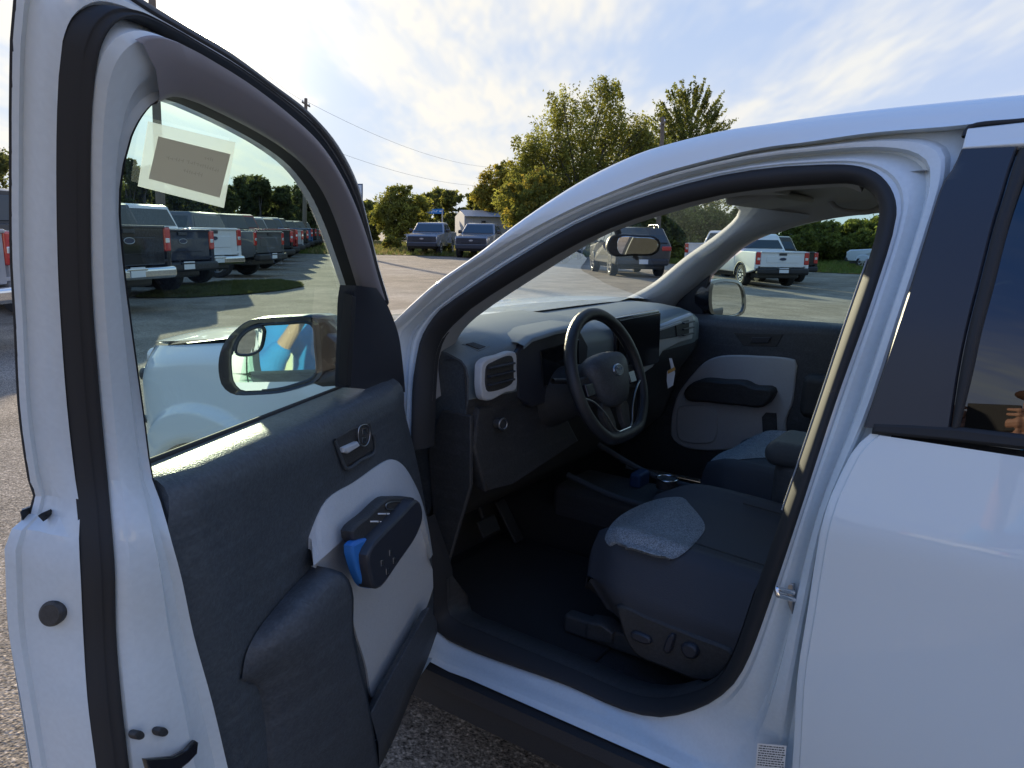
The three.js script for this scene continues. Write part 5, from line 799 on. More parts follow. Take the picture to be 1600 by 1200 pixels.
function vehicle(kind, paint, name, label, category, group, o = {}) {
  const k = KIND[kind], hw = k.W / 2, car = thing(name, label, category, group), P = carPaint(...paint), trimM = o.trim || M.cladding;
  const tum = (y) => y > k.belt ? 1 - 0.20 * (y - k.belt) / (k.roof - k.belt) : 1 - 0.03 * clamp((k.belt - y - 0.25) / 0.5);
  const warp = (g) => { const p = g.attributes.position; for (let i = 0; i < p.count; i++) { const y = p.getY(i), z = p.getZ(i), nose = sstep(k.front + 0.75, k.front, z); p.setX(i, p.getX(i) * tum(y) * (1 - 0.09 * nose * nose)); } g.computeVertexNormals(); return g; };
  const ext = (pts, w, bev, holes) => { const s = new THREE.Shape(); pts.forEach((q, i) => q.length === 2 ? (i ? s.lineTo(q[0], q[1]) : s.moveTo(q[0], q[1])) : s.absarc(q[0], q[1], q[2], q[3], q[4], q[5])); const g = new THREE.ExtrudeGeometry(s, { depth: w - 2 * bev, bevelEnabled: true, bevelThickness: bev, bevelSize: bev, bevelOffset: -bev, bevelSegments: 3, curveSegments: 14 }); g.translate(0, 0, -(w - 2 * bev) / 2); g.rotateY(-Math.PI / 2); return toCreasedNormals(warp(g), 0.5); };
  // Shape x = z along the car; after the turn shape x lies on +z
  const ck = kind, R = k.wheel * 1.16;
  const C = (carCache[ck] ??= (() => {
    const c = {}; const ya = k.wheel, low = (ax) => Math.asin(clamp((k.sill - ya) / R, -1, 1));
    const arch = (ax) => { const t = low(ax); return [ax, ya, R, Math.PI - t, t, true]; };
    const f = k.front;
    if (kind !== 'suv') {
      c.body = ext([[f + 0.10, k.sill + 0.02], [f, k.sill + 0.18], [f + 0.02, k.hoodF - 0.12], [f + 0.14, k.hoodF], [k.cowl, k.hoodB], [k.wsTop, k.roof - 0.03], [k.wsTop + 0.25, k.roof], [k.roofEnd - 0.1, k.roof - 0.01], [k.roofEnd, k.roof - 0.05], [k.cabEnd, k.belt + 0.03], [k.cabEnd, k.sill], [k.axF + Math.cos(low()) * R, k.sill], arch(k.axF), [f + 0.3, k.sill]].filter((q) => q), k.W, 0.07);
      const bedWall = (s) => { const g = new THREE.Shape(); g.moveTo(k.cabEnd + 0.02, k.sill + 0.02); const t = low(); g.lineTo(k.axR - Math.cos(t) * R, k.sill + 0.02); g.absarc(k.axR, ya, R, Math.PI - t, t, true); g.lineTo(k.bedEnd - 0.06, k.sill + 0.12); g.lineTo(k.bedEnd, k.sill + 0.2); g.lineTo(k.bedEnd, k.rail - 0.01); g.lineTo(k.cabEnd + 0.02, k.rail); const e = new THREE.ExtrudeGeometry(g, { depth: 0.06, bevelEnabled: true, bevelThickness: 0.03, bevelSize: 0.03, bevelOffset: -0.03, bevelSegments: 2, curveSegments: 14 }); e.rotateY(-Math.PI / 2); e.translate(s * hw + (s < 0 ? 0.09 : -0.03), 0, 0); return toCreasedNormals(e, 0.5); };
      c.bed = join([bedWall(-1), bedWall(1), rbox(k.W - 0.2, 0.05, k.bedEnd - k.cabEnd, 0.01, 0, k.sill + 0.28, (k.bedEnd + k.cabEnd) / 2)]);
      const th = k.rail - k.sill - 0.22; c.tailgate = join([rbox(k.W - 0.34, th, 0.07, 0.025, 0, k.rail - th / 2, k.bedEnd - 0.03, 3), rbox(k.W - 0.34, 0.05, 0.06, 0.02, 0, k.rail - 0.02, k.bedEnd + 0.015, 3), rbox(k.W * 0.6, th * 0.42, 0.02, 0.01, 0, k.rail - th * 0.5, k.bedEnd + 0.01)]);
    } else c.body = ext([[f + 0.10, k.sill + 0.02], [f, k.sill + 0.18], [f + 0.02, k.hoodF - 0.14], [f + 0.18, k.hoodF], [k.cowl, k.hoodB], [k.wsTop, k.roof - 0.04], [k.wsTop + 0.3, k.roof], [k.roofEnd - 0.25, k.roof], [k.roofEnd + 0.02, k.roof - 0.04], [k.cabEnd - 0.08, k.belt + 0.02], [k.cabEnd, k.belt - 0.12], [k.cabEnd, k.sill + 0.15], [k.cabEnd - 0.12, k.sill], [k.axR + Math.cos(low()) * R, k.sill], arch(k.axR), [k.axF + Math.cos(low()) * R, k.sill], arch(k.axF), [f + 0.3, k.sill]], k.W, 0.08);
    // side glass, cut into panes
    c.panes = []; const up = k.roof - 0.13, lo = k.belt + 0.05, zf = (y) => lerp(k.cowl + 0.16, k.wsTop + 0.16, (y - k.belt) / (k.roof - k.belt)), zr = (y) => lerp(k.cabEnd - 0.10, k.roofEnd - 0.06, (y - k.belt) / (k.roof - k.belt));
    const xs = (y) => hw * tum(y) + 0.004; const D = k.doors;
    for (let i = 0; i < D.length - 1; i++) for (const s of [-1, 1]) { const a = (y) => Math.max(i ? D[i] + 0.05 : zf(y), zf(y)), b = (y) => Math.min(D[i + 1] - 0.04, zr(y)); const pts = [V(s * xs(lo), lo, a(lo)), V(s * xs(lo), lo, b(lo)), V(s * xs(up), up, b(up)), V(s * xs(up), up, a(up))]; c.panes.push(plate(pts, V(s, 0.35, 0), 0.02, 0.006)); }
    const wx = (y) => hw * tum(y) - 0.10, W0 = [k.cowl + 0.02, k.hoodB + 0.05], W1 = [k.wsTop - 0.03, k.roof - 0.08];
    c.windshield = plate([V(-wx(W0[1]), W0[1] + 0.0, W0[0]), V(wx(W0[1]), W0[1], W0[0]), V(wx(W1[1]), W1[1], W1[0]), V(-wx(W1[1]), W1[1], W1[0])].map((p) => p.add(V(0, 0.012, -0.012))), V(0, 0.6, -0.7), 0.02, 0.006);
    const B0 = kind === 'suv' ? [k.cabEnd - 0.075, k.belt + 0.06] : [k.cabEnd - 0.01, k.belt + 0.08], B1 = [k.roofEnd + (kind === 'suv' ? 0.03 : 0.01), k.roof - 0.12];
    c.rearGlass = plate([V(-wx(B0[1]), B0[1], B0[0]), V(wx(B0[1]), B0[1], B0[0]), V(wx(B1[1]), B1[1], B1[0]), V(-wx(B1[1]), B1[1], B1[0])].map((p) => p.add(V(0, 0.006, 0.014))), V(0, 0.3, 1), 0.02, 0.006);
    const re = kind === 'suv' ? k.cabEnd : k.bedEnd, ry = kind === 'suv' ? k.belt - 0.14 : k.rail - 0.22, lh = kind === 'suv' ? 0.16 : 0.40, lw = kind === 'suv' ? 0.34 : 0.16;
    c.tail = [-1, 1].map((s) => rbox(lw, lh, 0.10, 0.03, s * (hw - lw / 2 - 0.005) * 0.995, ry, re - 0.03, 3));
    c.head = [-1, 1].map((s) => rbox(0.30, 0.18, 0.16, 0.04, s * (hw * 0.92 - 0.17), k.hoodF - 0.20, f + 0.09, 3));
    c.grille = join([rbox(k.W * 0.56, 0.30, 0.07, 0.03, 0, k.hoodF - 0.24, f + 0.01, 3), rbox(k.W * 0.58, 0.035, 0.08, 0.015, 0, k.hoodF - 0.17, f - 0.005), rbox(k.W * 0.58, 0.035, 0.08, 0.015, 0, k.hoodF - 0.30, f - 0.005)]);
    c.fbump = rbox(k.W * 0.90, 0.26, 0.20, 0.07, 0, k.sill + 0.10, f + 0.05, 4);
    c.rbump = kind === 'suv' ? rbox(k.W * 0.92, 0.24, 0.18, 0.07, 0, k.sill + 0.12, re - 0.03, 4) : join([rbox(k.W * 0.96, 0.19, 0.20, 0.06, 0, k.sill + 0.10, re + 0.04, 4), rbox(0.45, 0.04, 0.10, 0.015, 0, k.sill + 0.17, re + 0.11)]);
    c.plate = rbox(0.32, 0.16, 0.012, 0.004, 0, k.sill + 0.13, kind === 'suv' ? re + 0.062 : re + 0.15);
    c.mirror = [-1, 1].map((s) => join([rbox(0.22, 0.20, 0.13, 0.05, s * (hw + 0.13), k.belt + 0.10, k.cowl + 0.38, 3), rbox(0.16, 0.05, 0.06, 0.02, s * (hw + 0.02), k.belt + 0.05, k.cowl + 0.38)]));
    c.under = rbox(k.W * 0.78, 0.20, (re - f) * 0.92, 0.05, 0, k.sill - 0.04, (re + f) / 2);
    c.handle = []; for (const s of [-1, 1]) for (let i = 0; i < 2; i++) c.handle.push(rbox(0.03, 0.03, 0.20, 0.012, s * (hw + 0.012), k.belt - 0.12, (D[i + 1] ?? 0.8) - 0.22));
    c.rails = [-1, 1].map((s) => tube([V(s * hw * 0.72, k.roof - 0.02, k.wsTop + 0.5), V(s * hw * 0.72, k.roof + 0.045, k.wsTop + 0.6), V(s * hw * 0.72, k.roof + 0.045, k.roofEnd - 0.3), V(s * hw * 0.72, k.roof - 0.02, k.roofEnd - 0.2)], 0.02, 6));
    c.arch = []; for (const ax of [k.axF, k.axR]) for (const s of [-1, 1]) { const t = new THREE.TorusGeometry(R + 0.01, 0.03, 6, 20, Math.PI); t.rotateY(Math.PI / 2); t.translate(s * (hw - 0.015), k.wheel, ax); c.arch.push(t); }
    return c;
  })());
  part('body', C.body, P, car);
  if (C.bed) { part('cargo_bed', C.bed, P, car); part('tailgate', C.tailgate, o.gate || P, car); }
  C.panes.forEach((g) => part('side_window', g, carGlass, car));
  part('windshield', C.windshield, carGlass, car); part('rear_window', C.rearGlass, carGlass, car);
  C.tail.forEach((g) => part('taillight', g, lampRed, car)); C.head.forEach((g) => part('headlight', g, lampClear, car));
  part('grille', C.grille, o.grille || M.satinBlack, car); part('front_bumper', C.fbump, o.bumper || trimM, car); part('rear_bumper', C.rbump, o.bumper || trimM, car);
  part('number_plate', C.plate, o.plate || M.mark, car); C.mirror.forEach((g) => part('door_mirror', g, o.mirror || M.satinBlack, car));
  part('chassis', C.under, M.charcoal, car); C.handle.forEach((g) => part('door_handle', g, o.handle || P, car));
  if (o.rails) C.rails.forEach((g) => part('roof_rail', g, M.steel, car));
  if (o.arches) C.arch.forEach((g) => part('wheel_arch', g, M.cladding, car));
  const wp_ = wheelParts(k.wheel, 0.26, o.wheel || 'alloy');
  for (const [x, z] of [[-1, k.axF], [1, k.axF], [-1, k.axR], [1, k.axR]]) { const w = sub('wheel', car); w.position.set(x * (hw - 0.15), k.wheel, z); if (x < 0) w.rotation.y = Math.PI; part('tyre', wp_.tyre, M.tyre, w); part('rim', wp_.dish, M.charcoal, w); part('spokes', wp_.spokes, o.rim || M.steel, w); }
  if (o.wide) part('grille_surround', rbox(k.W * 0.86, 0.36, 0.10, 0.05, 0, k.hoodF - 0.27, k.front + 0.04, 3), M.satinBlack, car);
  if (C.bed) { part('tailgate_handle', rbox(0.26, 0.07, 0.03, 0.012, 0, k.rail - 0.09, k.bedEnd + 0.02), M.satinBlack, car); for (const s of [-1, 1]) part('reverse_light', rbox(0.10, 0.08, 0.03, 0.01, s * (hw - 0.10), k.rail - 0.24, k.bedEnd + 0.012), lampClear, car); }
  if (o.badge) { const e = []; for (let i = 0; i < 24; i++) { const t = i / 24 * 2 * Math.PI; e.push(V(0.115 * Math.cos(t), k.rail - 0.24 + 0.048 * Math.sin(t), k.bedEnd + 0.028)); } part('tailgate_emblem', plate(e, V(0, 0, 1), 0.012, 0.004), mat(0.02, 0.03, 0.07, { roughness: 0.3 }), car); part('emblem_ring', tube(e, 0.007, 6, 60, true), M.steel, car); }
  if (o.frontBadge) { const e = []; for (let i = 0; i < 24; i++) { const t = i / 24 * 2 * Math.PI; e.push(V(0.12 * Math.cos(t), k.hoodF - 0.235 + 0.05 * Math.sin(t), k.front - 0.05)); } part('grille_emblem', plate(e, V(0, 0, -1), 0.03, 0.004), M.steel, car); }
  car.userData.k = undefined; delete car.userData.k; car.kind = k;
  return car;
}
// park: local reference point lands on the sight line of a pixel at that distance; heading = share away from the eye / to the left
function park(car, px, depth, ref, away, left, scale = 1) {
  car.scale.setScalar(scale);
  const d = rayOf(px, 380), h = Math.hypot(d.x, d.z), ax = d.x / h, az = d.z / h, lx = az, lz = -ax; // left of the line of sight
  const hx = ax * away + lx * left, hz = az * away + lz * left;
  car.rotation.y = Math.atan2(-hx, -hz);
  const off = V(...ref).multiplyScalar(scale).applyAxisAngle(V(0, 1, 0), car.rotation.y), e = EYE.clone().addScaledVector(d, depth);
  car.position.set(e.x - off.x, 0, e.z - off.z); car.position.y = terrain(car.position.x, car.position.z);
  return car;
}
const cBlack = [0.012, 0.012, 0.014], cNavy = [0.02, 0.028, 0.05], cGrey = [0.10, 0.105, 0.11], cSilver = [0.36, 0.37, 0.38], cWhite = [0.72, 0.73, 0.74], cRed = [0.22, 0.015, 0.015], cBlue = [0.03, 0.09, 0.20];
const rowG = 'trucks parked in the long row by the grass';
const fullRR = [0.92, 0, 2.9];
{
  const S1 = [
    [cSilver, 14, 9.0, 'silver pickup truck parked first in the row, its red taillight by the door edge', { bumper: M.chrome }],
    [cBlack, 262, 13.6, 'glossy black pickup truck with chrome rear bumper parked in the row', { bumper: M.chrome, badge: 1 }],
    [cNavy, 331, 16.8, 'dark navy pickup truck between the black one and the white one in the row', { badge: 1 }],
    [cWhite, 374, 19.8, 'white pickup truck in the row beside the grey one', { bumper: M.chrome, badge: 1, wheel: 'steel' }],
    [cGrey, 442, 24, 'dark grey pickup truck standing over the strip of grass in the row', {}],
  ];
  S1.forEach(([c, px, d, label, o], i) => park(vehicle('full', c, 'parked_truck', label, 'pickup truck', rowG, { mirror: M.gloss, ...o }), px, d, fullRR, i === 4 ? 0.42 : 0.62, i === 4 ? 0.90 : 0.78, [1.0, 1.06, 1.02, 1.05, 1.0][i]));
  const far = [[cBlack, 456, 28], [cRed, 464, 31.5], [cSilver, 473, 35], [cBlack, 481, 38.5], [cBlue, 488, 42], [cBlack, 494, 46], [cGrey, 500, 50], [cBlack, 506, 54], [cNavy, 511, 58], [cBlack, 516, 62]];
  const lab = { [cBlack]: 'black pickup truck far down the row, red taillights towards the lot', [cRed]: 'dark red pickup truck far down the row', [cSilver]: 'silver pickup truck far down the row', [cBlue]: 'blue pickup truck far down the row', [cGrey]: 'dark grey pickup truck at the far end of the row', [cNavy]: 'dark navy pickup truck at the far end of the row' };
  far.forEach(([c, px, d], i) => park(vehicle('full', c, 'parked_truck', lab[c], 'pickup truck', rowG, { mirror: M.gloss }), px, d, fullRR, 0.62 + 0.05 * Math.sin(i * 2.3), 0.78, 1.03 + 0.03 * Math.sin(i * 1.7)));
}
park(vehicle('full', [0.24, 0.26, 0.29], 'parked_truck', 'grey pickup truck facing the lot with dark grille in front of the bush', 'pickup truck', 'trucks facing the lot', { frontBadge: 1, wide: 1, mirror: M.gloss, bumper: M.satinBlack }), 659, 44, [0, 0, -2.9], -0.97, 0.22);
park(vehicle('full', [0.20, 0.215, 0.23], 'parked_truck', 'darker grey pickup truck facing the lot in front of the grey building', 'pickup truck', 'trucks facing the lot', { frontBadge: 1, wide: 1, mirror: M.gloss, bumper: M.satinBlack }), 736, 41.5, [0, 0, -2.9], -0.97, 0.22);
park(vehicle('full', cWhite, 'parked_truck', 'white pickup truck facing the lot, mostly behind the white roof pillar', 'pickup truck', 'trucks facing the lot', { mirror: M.gloss }), 858, 41, [0, 0, -2.9], -0.97, 0.22);
park(vehicle('suv', [0.055, 0.058, 0.06], 'parked_car', 'dark grey estate car seen through the windshield behind the mirror', 'car', null, { rails: 1, trim: M.satinBlack }), 1050, 26.5, [1.0, 0, 2.46], 0.95, 0.30);
park(vehicle('compact', [0.74, 0.75, 0.76], 'parked_truck', 'white compact pickup truck with black rear bumper seen through the passenger window', 'pickup truck', null, { badge: 1, wheel: 'steel', rim: mat(0.6, 0.6, 0.58, { roughness: 0.5 }), arches: 1 }), 1266, 24.2, [0.9, 0, 2.5], 0.86, 0.50);
park(vehicle('full', [0.74, 0.75, 0.76], 'parked_truck', 'white full size pickup truck behind the right front pillar', 'pickup truck', null, { bumper: M.chrome }), 1072, 33, [-0.95, 0, 2.9], 0.90, -0.42);
park(vehicle('compact', [0.02, 0.021, 0.023], 'parked_truck', 'black compact pickup half hidden behind the white compact pickup', 'pickup truck', null, {}), 1280, 27.6, [0.9, 0, 2.5], 0.86, 0.50);
park(vehicle('suv', [0.55, 0.62, 0.70], 'parked_car', 'pale blue off road car on the grass by the hedge', 'car', null, {}), 1326, 44, [-0.9, 0, -2.4], 0.15, 0.98);
park(vehicle('suv', [0.03, 0.035, 0.04], 'parked_car', 'dark car low behind the near side of the windshield', 'car', null, {}), 892, 37, [0.95, 0, 2.4], 0.98, 0.2);
park(vehicle('suv', [0.6, 0.6, 0.6], 'parked_car', 'small white car on the far road beside the bush', 'car', null, {}), 604, 95, [0, 0, -2.4], 0.1, 0.99);
// vehicles out of the frame that the white rear door mirrors
{ const g = 'vehicles beyond the left side'; for (const [x, z, t, c, kd] of [[-19, 1.5, 0.3, cWhite, 'full'], [-20, 6.5, 0.3, cRed, 'suv'], [-21, 11, 0.3, cSilver, 'full'], [-18.5, -4, 0.3, cBlack, 'suv']]) { const v = vehicle(kd, c, kd === 'suv' ? 'parked_car' : 'parked_truck', c === cRed ? 'dark red car parked beyond the left side of the open truck' : c === cWhite ? 'white pickup truck parked beyond the left side of the open truck' : c === cBlack ? 'black car parked beyond the left side of the open truck' : 'silver pickup truck parked beyond the left side of the open truck', kd === 'suv' ? 'car' : 'pickup truck', g); v.position.set(x, 0, z); v.rotation.y = Math.PI / 2 + t; } }
// ================= trees =================
const leafM = new THREE.MeshPhysicalMaterial({ color: lin(1, 1, 1), vertexColors: true, roughness: 0.9, transmission: 0.55, thickness: 0, side: THREE.DoubleSide, specularIntensity: 0.2 });
const barkM = mat(0.10, 0.085, 0.07, { roughness: 0.95, bumpMap: gravelBump, bumpScale: 0.02 });
function leafCloud(blobs, count, size, tints, o = {}) { // leaf-sized faces gathered in clumps through the crown, with gaps between
  const per = o.per || 46, clumps = Math.max(1, Math.round(count / per)), pos = new Float32Array(clumps * per * 9), col = new Float32Array(clumps * per * 9), nor = new Float32Array(clumps * per * 9), a = V(), u = V(), v = V(), n = V();
  const vol = blobs.map((b) => b.r ** 2.2), sum = vol.reduce((s, x) => s + x, 0), ctr = blobs.reduce((s, b) => s.add(V(b.x, b.y, b.z)), V(0, 0, 0)).multiplyScalar(1 / blobs.length); let w9 = 0;
  for (let c = 0; c < clumps; c++) {
    let t = rnd() * sum, k = 0; while (k < blobs.length - 1 && t > vol[k]) t -= vol[k++];
    const b = blobs[k], th = rr(0, 6.283), cz = rr(-1, 1), r = Math.pow(rnd(), 0.38), s = Math.sqrt(1 - cz * cz), cx = b.x + Math.cos(th) * s * r * b.r, cy = b.y + cz * r * b.r * (b.f ?? 0.9), cw = b.z + Math.sin(th) * s * r * b.r;
    const cr = (o.clump || 0.26) * rr(0.6, 1.3) * Math.min(b.r, 2.2), tone = rr(0.72, 1.3), tint0 = tints[Math.floor(rnd() * tints.length)];
    const dir = V(cx - ctr.x, Math.abs(cy - ctr.y) * 0.6 + 1.2, cw - ctr.z).normalize(), st = o.style;
    for (let i = 0; i < per; i++) {
      let gx = rr(-1, 1) + rr(-1, 1), gy = rr(-1, 1) + rr(-1, 1), gz = rr(-1, 1) + rr(-1, 1);
      a.set(cx + gx * cr * 0.62, cy + gy * cr * 0.5, cw + gz * cr * 0.62);
      if (st === 'droop') { const q = rnd(); a.set(cx + gx * cr * 0.35 + 0.2 * cr * q, cy + 0.5 * cr - q * cr * 2.4, cw + gz * cr * 0.35); }
      if (st === 'spray') { const q = rnd() * 3.2 - 0.6; a.set(cx + dir.x * q * cr + gx * cr * 0.16, cy + dir.y * q * cr + gy * cr * 0.16, cw + dir.z * q * cr + gz * cr * 0.16); }
      u.set(rr(-1, 1), rr(-1, 1), rr(-1, 1)).normalize(); v.set(rr(-1, 1), rr(-1, 1), rr(-1, 1)).cross(u).normalize(); n.crossVectors(u, v);
      const sz = size * rr(0.6, 1.35), cc = rnd() < 0.7 ? tint0 : tints[Math.floor(rnd() * tints.length)], q = tone * rr(0.85, 1.15);
      for (let w = 0; w < 3; w++) { const p = w === 0 ? [sz, 0] : w === 1 ? [-sz * 0.5, sz * 0.5] : [-sz * 0.5, -sz * 0.5]; pos[w9] = a.x + u.x * p[0] + v.x * p[1]; pos[w9 + 1] = a.y + u.y * p[0] + v.y * p[1]; pos[w9 + 2] = a.z + u.z * p[0] + v.z * p[1]; nor[w9] = n.x; nor[w9 + 1] = n.y; nor[w9 + 2] = n.z; col[w9] = cc[0] * q; col[w9 + 1] = cc[1] * q; col[w9 + 2] = cc[2] * q; w9 += 3; }
    }
  }
  const g = new THREE.BufferGeometry(); g.setAttribute('position', new THREE.BufferAttribute(pos, 3)); g.setAttribute('normal', new THREE.BufferAttribute(nor, 3)); g.setAttribute('color', new THREE.BufferAttribute(col, 3)); return g;
}
function limb(a, b, r0, r1) { const m = a.clone().lerp(b, 0.5).add(V(rr(-0.06, 0.06), rr(0, 0.08), rr(-0.06, 0.06)).multiplyScalar(a.distanceTo(b))), c = new THREE.QuadraticBezierCurve3(a, m, b), g = new THREE.TubeGeometry(c, 6, 1, 6); const p = g.attributes.position, ctr = c.getPoints(6); for (let i = 0; i < p.count; i++) { const k = Math.floor(i / 7), r = lerp(r0, r1, k / 6), o = ctr[k]; p.setXYZ(i, o.x + (p.getX(i) - o.x) * r, o.y + (p.getY(i) - o.y) * r, o.z + (p.getZ(i) - o.z) * r); } return g; }
// blobs are given in metres round the tree's foot
function tree(name, label, pos, blobs, o) {
  const t = thing(name, label, o.category || 'tree', o.group, V(pos.x, terrain(pos.x, pos.z) - 0.1, pos.z));
  const gs = [], stems = o.stems || 1, fork = o.fork ?? 2;
  for (let s = 0; s < stems; s++) {
    const base = V(stems > 1 ? rr(-0.4, 0.4) : 0, 0, stems > 1 ? rr(-0.4, 0.4) : 0), f = V(base.x * 1.6 + rr(-0.2, 0.2), fork, base.z * 1.6); gs.push(limb(base, f, o.r, o.r * 0.8));
    blobs.filter((_, i) => i % stems === s).forEach((b) => { const e = V(b.x, b.y + b.r * 0.2, b.z), m = f.clone().lerp(e, 0.5).add(V(0, b.r * 0.2, 0)); gs.push(limb(f, m, o.r * 0.6, o.r * 0.3), limb(m, e, o.r * 0.3, o.r * 0.08)); if (o.twigs) for (let k = 0; k < o.twigs; k++) { const q = V(b.x + rr(-1, 1) * b.r * 0.9, b.y + rr(-0.6, 0.9) * b.r * 0.9, b.z + rr(-1, 1) * b.r * 0.9); gs.push(limb(m.clone().lerp(e, rnd()), q, o.r * 0.12, o.r * 0.03)); } });
  }
  part('trunk', gs, barkM, t); part('crown', leafCloud(blobs, o.leaves, o.leaf, o.tints, o), leafM, t);
  return t;
}
const gOlive = [[0.238, 0.24, 0.04], [0.303, 0.305, 0.059], [0.187, 0.188, 0.039], [0.315, 0.318, 0.059]], gYellow = [[0.339, 0.284, 0.041], [0.415, 0.331, 0.054], [0.237, 0.232, 0.041]], gDark = [[0.109, 0.12, 0.035], [0.141, 0.154, 0.043], [0.12, 0.131, 0.048]], gMid = [[0.199, 0.215, 0.04], [0.248, 0.268, 0.056], [0.149, 0.162, 0.033]];
// px -> blob round a foot standing at (px0, depth)
function atPx(px0, depth) { const e = atDepth(px0, 380, depth); const foot = V(e.x, 0, e.z); return { foot, blob: (px, py, r, dz = 0) => { const q = atDepth(px, py, depth + dz); return { x: q.x - foot.x, y: q.y, z: q.z - foot.z, r: r * depth / FOC }; } }; }
{ // big willow-like tree over the lot
  const A = atPx(900, 62), b = A.blob;
  tree('willow_tree', 'tall loose willow tree with several stems behind the truck roof', A.foot, [b(880, 160, 34), b(940, 150, 34), b(915, 205, 46), b(860, 215, 42), b(965, 195, 36), b(830, 225, 30, -1), b(985, 230, 40, 1), b(900, 260, 52), b(845, 275, 48), b(950, 270, 50), b(905, 310, 60), b(840, 320, 48), b(1000, 200, 26), b(955, 135, 20), b(818, 265, 34), b(990, 280, 44), b(880, 340, 60), b(1012, 228, 34), b(1028, 258, 40), b(800, 305, 30), b(1005, 250, 40)], { r: 0.26, stems: 4, fork: 3, leaves: 78000, leaf: 0.14, tints: gOlive, twigs: 5, style: 'droop', clump: 0.42, per: 44 });
}
{ const A = atPx(835, 54), b = A.blob; tree('maple_tree', 'yellow green tree lit from the side at the foot of the willow', A.foot, [b(835, 320, 34), b(815, 340, 26), b(850, 345, 36), b(805, 300, 22), b(845, 290, 30), b(825, 370, 30)], { r: 0.14, fork: 1, leaves: 17000, leaf: 0.14, tints: [...gYellow, ...gMid], twigs: 2 }); }
{ const A = atPx(775, 70), b = A.blob; tree('maple_tree', 'golden tree beside the grey building', A.foot, [b(775, 285, 26), b(760, 305, 22), b(790, 300, 26), b(775, 320, 26), b(800, 275, 22), b(785, 262, 16)], { r: 0.16, fork: 1.5, leaves: 12000, leaf: 0.17, tints: gYellow, twigs: 2 }); }
{ const A = atPx(1075, 66), b = A.blob; tree('ash_tree', 'upright tree of thin rising branches behind the roof', A.foot, [b(1060, 165, 26), b(1085, 155, 26), b(1110, 170, 24), b(1045, 190, 24), b(1080, 195, 36), b(1115, 195, 24), b(1070, 225, 40), b(1050, 240, 40), b(1095, 235, 38), b(1070, 280, 55), b(1100, 300, 50), b(1040, 300, 45)], { r: 0.2, stems: 3, fork: 2.5, leaves: 32000, leaf: 0.15, tints: [...gMid, [0.24, 0.24, 0.05]], twigs: 12, style: 'spray', clump: 0.30, per: 40 }); }
{ const A = atPx(625, 58), b = A.blob; tree('bushy_tree', 'round bushy green tree behind the grey pickup facing the lot', A.foot, [b(620, 320, 30), b(600, 335, 24), b(645, 325, 26), b(625, 345, 34), b(605, 350, 24), b(650, 345, 24), b(628, 300, 16)], { r: 0.16, fork: 1, leaves: 15000, leaf: 0.14, tints: gOlive, twigs: 2 }); }
for (const [px, py, r, d, l] of [[612, 378, 12, 52, 'low yellow bush left of the grey pickup facing the lot'], [690, 385, 11, 47, 'low golden bush between the two trucks facing the lot'], [700, 372, 12, 50, 'tall dry bush behind the trucks facing the lot'], [815, 395, 12, 44, 'low bush beside the white roof pillar']]) { const A = atPx(px, d), b = A.blob; tree('low_bush', l, A.foot, [b(px, py, r), b(px - r * 0.7, py + 3, r * 0.7), b(px + r * 0.7, py + 2, r * 0.75)], { category: 'bush', r: 0.04, fork: 0.2, leaves: 3500, leaf: 0.07, tints: [...gYellow, ...gMid] }); }
// wooded edges further off, tree by tree
function woods(list, depth, label, tints, group, leaves, leaf, foot = 372) { list.forEach(([px, top, w, dz]) => { const A = atPx(px, depth + (dz || 0)), b = A.blob, h = 366 - top, bl = []; for (let k = 0; k < 6; k++) bl.push(b(px + rr(-0.5, 0.5) * w, lerp(top + w * 0.35, foot - 8, k / 5), w * rr(0.36, 0.55), rr(-3, 3))); bl.push(b(px, top + w * 0.35, w * 0.42), b(px, foot - w * 0.25, w * 0.55)); tree('broadleaf_tree', label, A.foot, bl, { r: 0.18, fork: 2, leaves, leaf, tints, group, clump: 0.30, per: 14 }); }); }
woods([[205, 250, 34], [228, 262, 30], [270, 270, 30, 6], [305, 285, 30], [345, 290, 30], [375, 276, 34, 4], [410, 282, 32], [437, 292, 26, 6], [470, 288, 30], [500, 300, 26], [528, 306, 24, 5], [548, 312, 22]], 88, 'dark tree in the wooded edge behind the row of trucks', gDark, 'wooded edge behind the row of trucks', 8000, 0.26);
woods([[192, 285, 34], [250, 295, 34], [288, 298, 34], [325, 300, 34], [358, 300, 34], [392, 298, 34], [424, 304, 34], [453, 306, 32], [485, 308, 30], [514, 314, 28], [540, 320, 24]], 104, 'low tree filling the wooded edge further behind the row of trucks', gDark, 'second wooded edge behind the row of trucks', 6000, 0.30);
woods([[583, 314, 20], [665, 300, 26], [690, 298, 28, 5], [712, 300, 26], [738, 300, 26, 4], [760, 310, 22]], 96, 'olive tree in the far wooded edge above the grey building', [...gDark, ...gOlive], 'far wooded edge', 4200, 0.30);
woods([[1000, 300, 60], [1060, 310, 60], [1110, 320, 50], [1160, 315, 46], [1200, 338, 34], [1235, 345, 34], [1268, 338, 34], [1300, 340, 34], [1335, 336, 34], [1370, 332, 34], [1402, 330, 34], [1440, 330, 34]], 56, 'dense green hedge tree along the right side of the lot', gMid, 'hedge along the right side', 9000, 0.17, 398);
woods([[-60, 250, 60], [-10, 235, 50]], 60, 'dark tree behind the silver pickup at the door edge', gDark, 'wooded edge behind the row of trucks', 5200, 0.2);
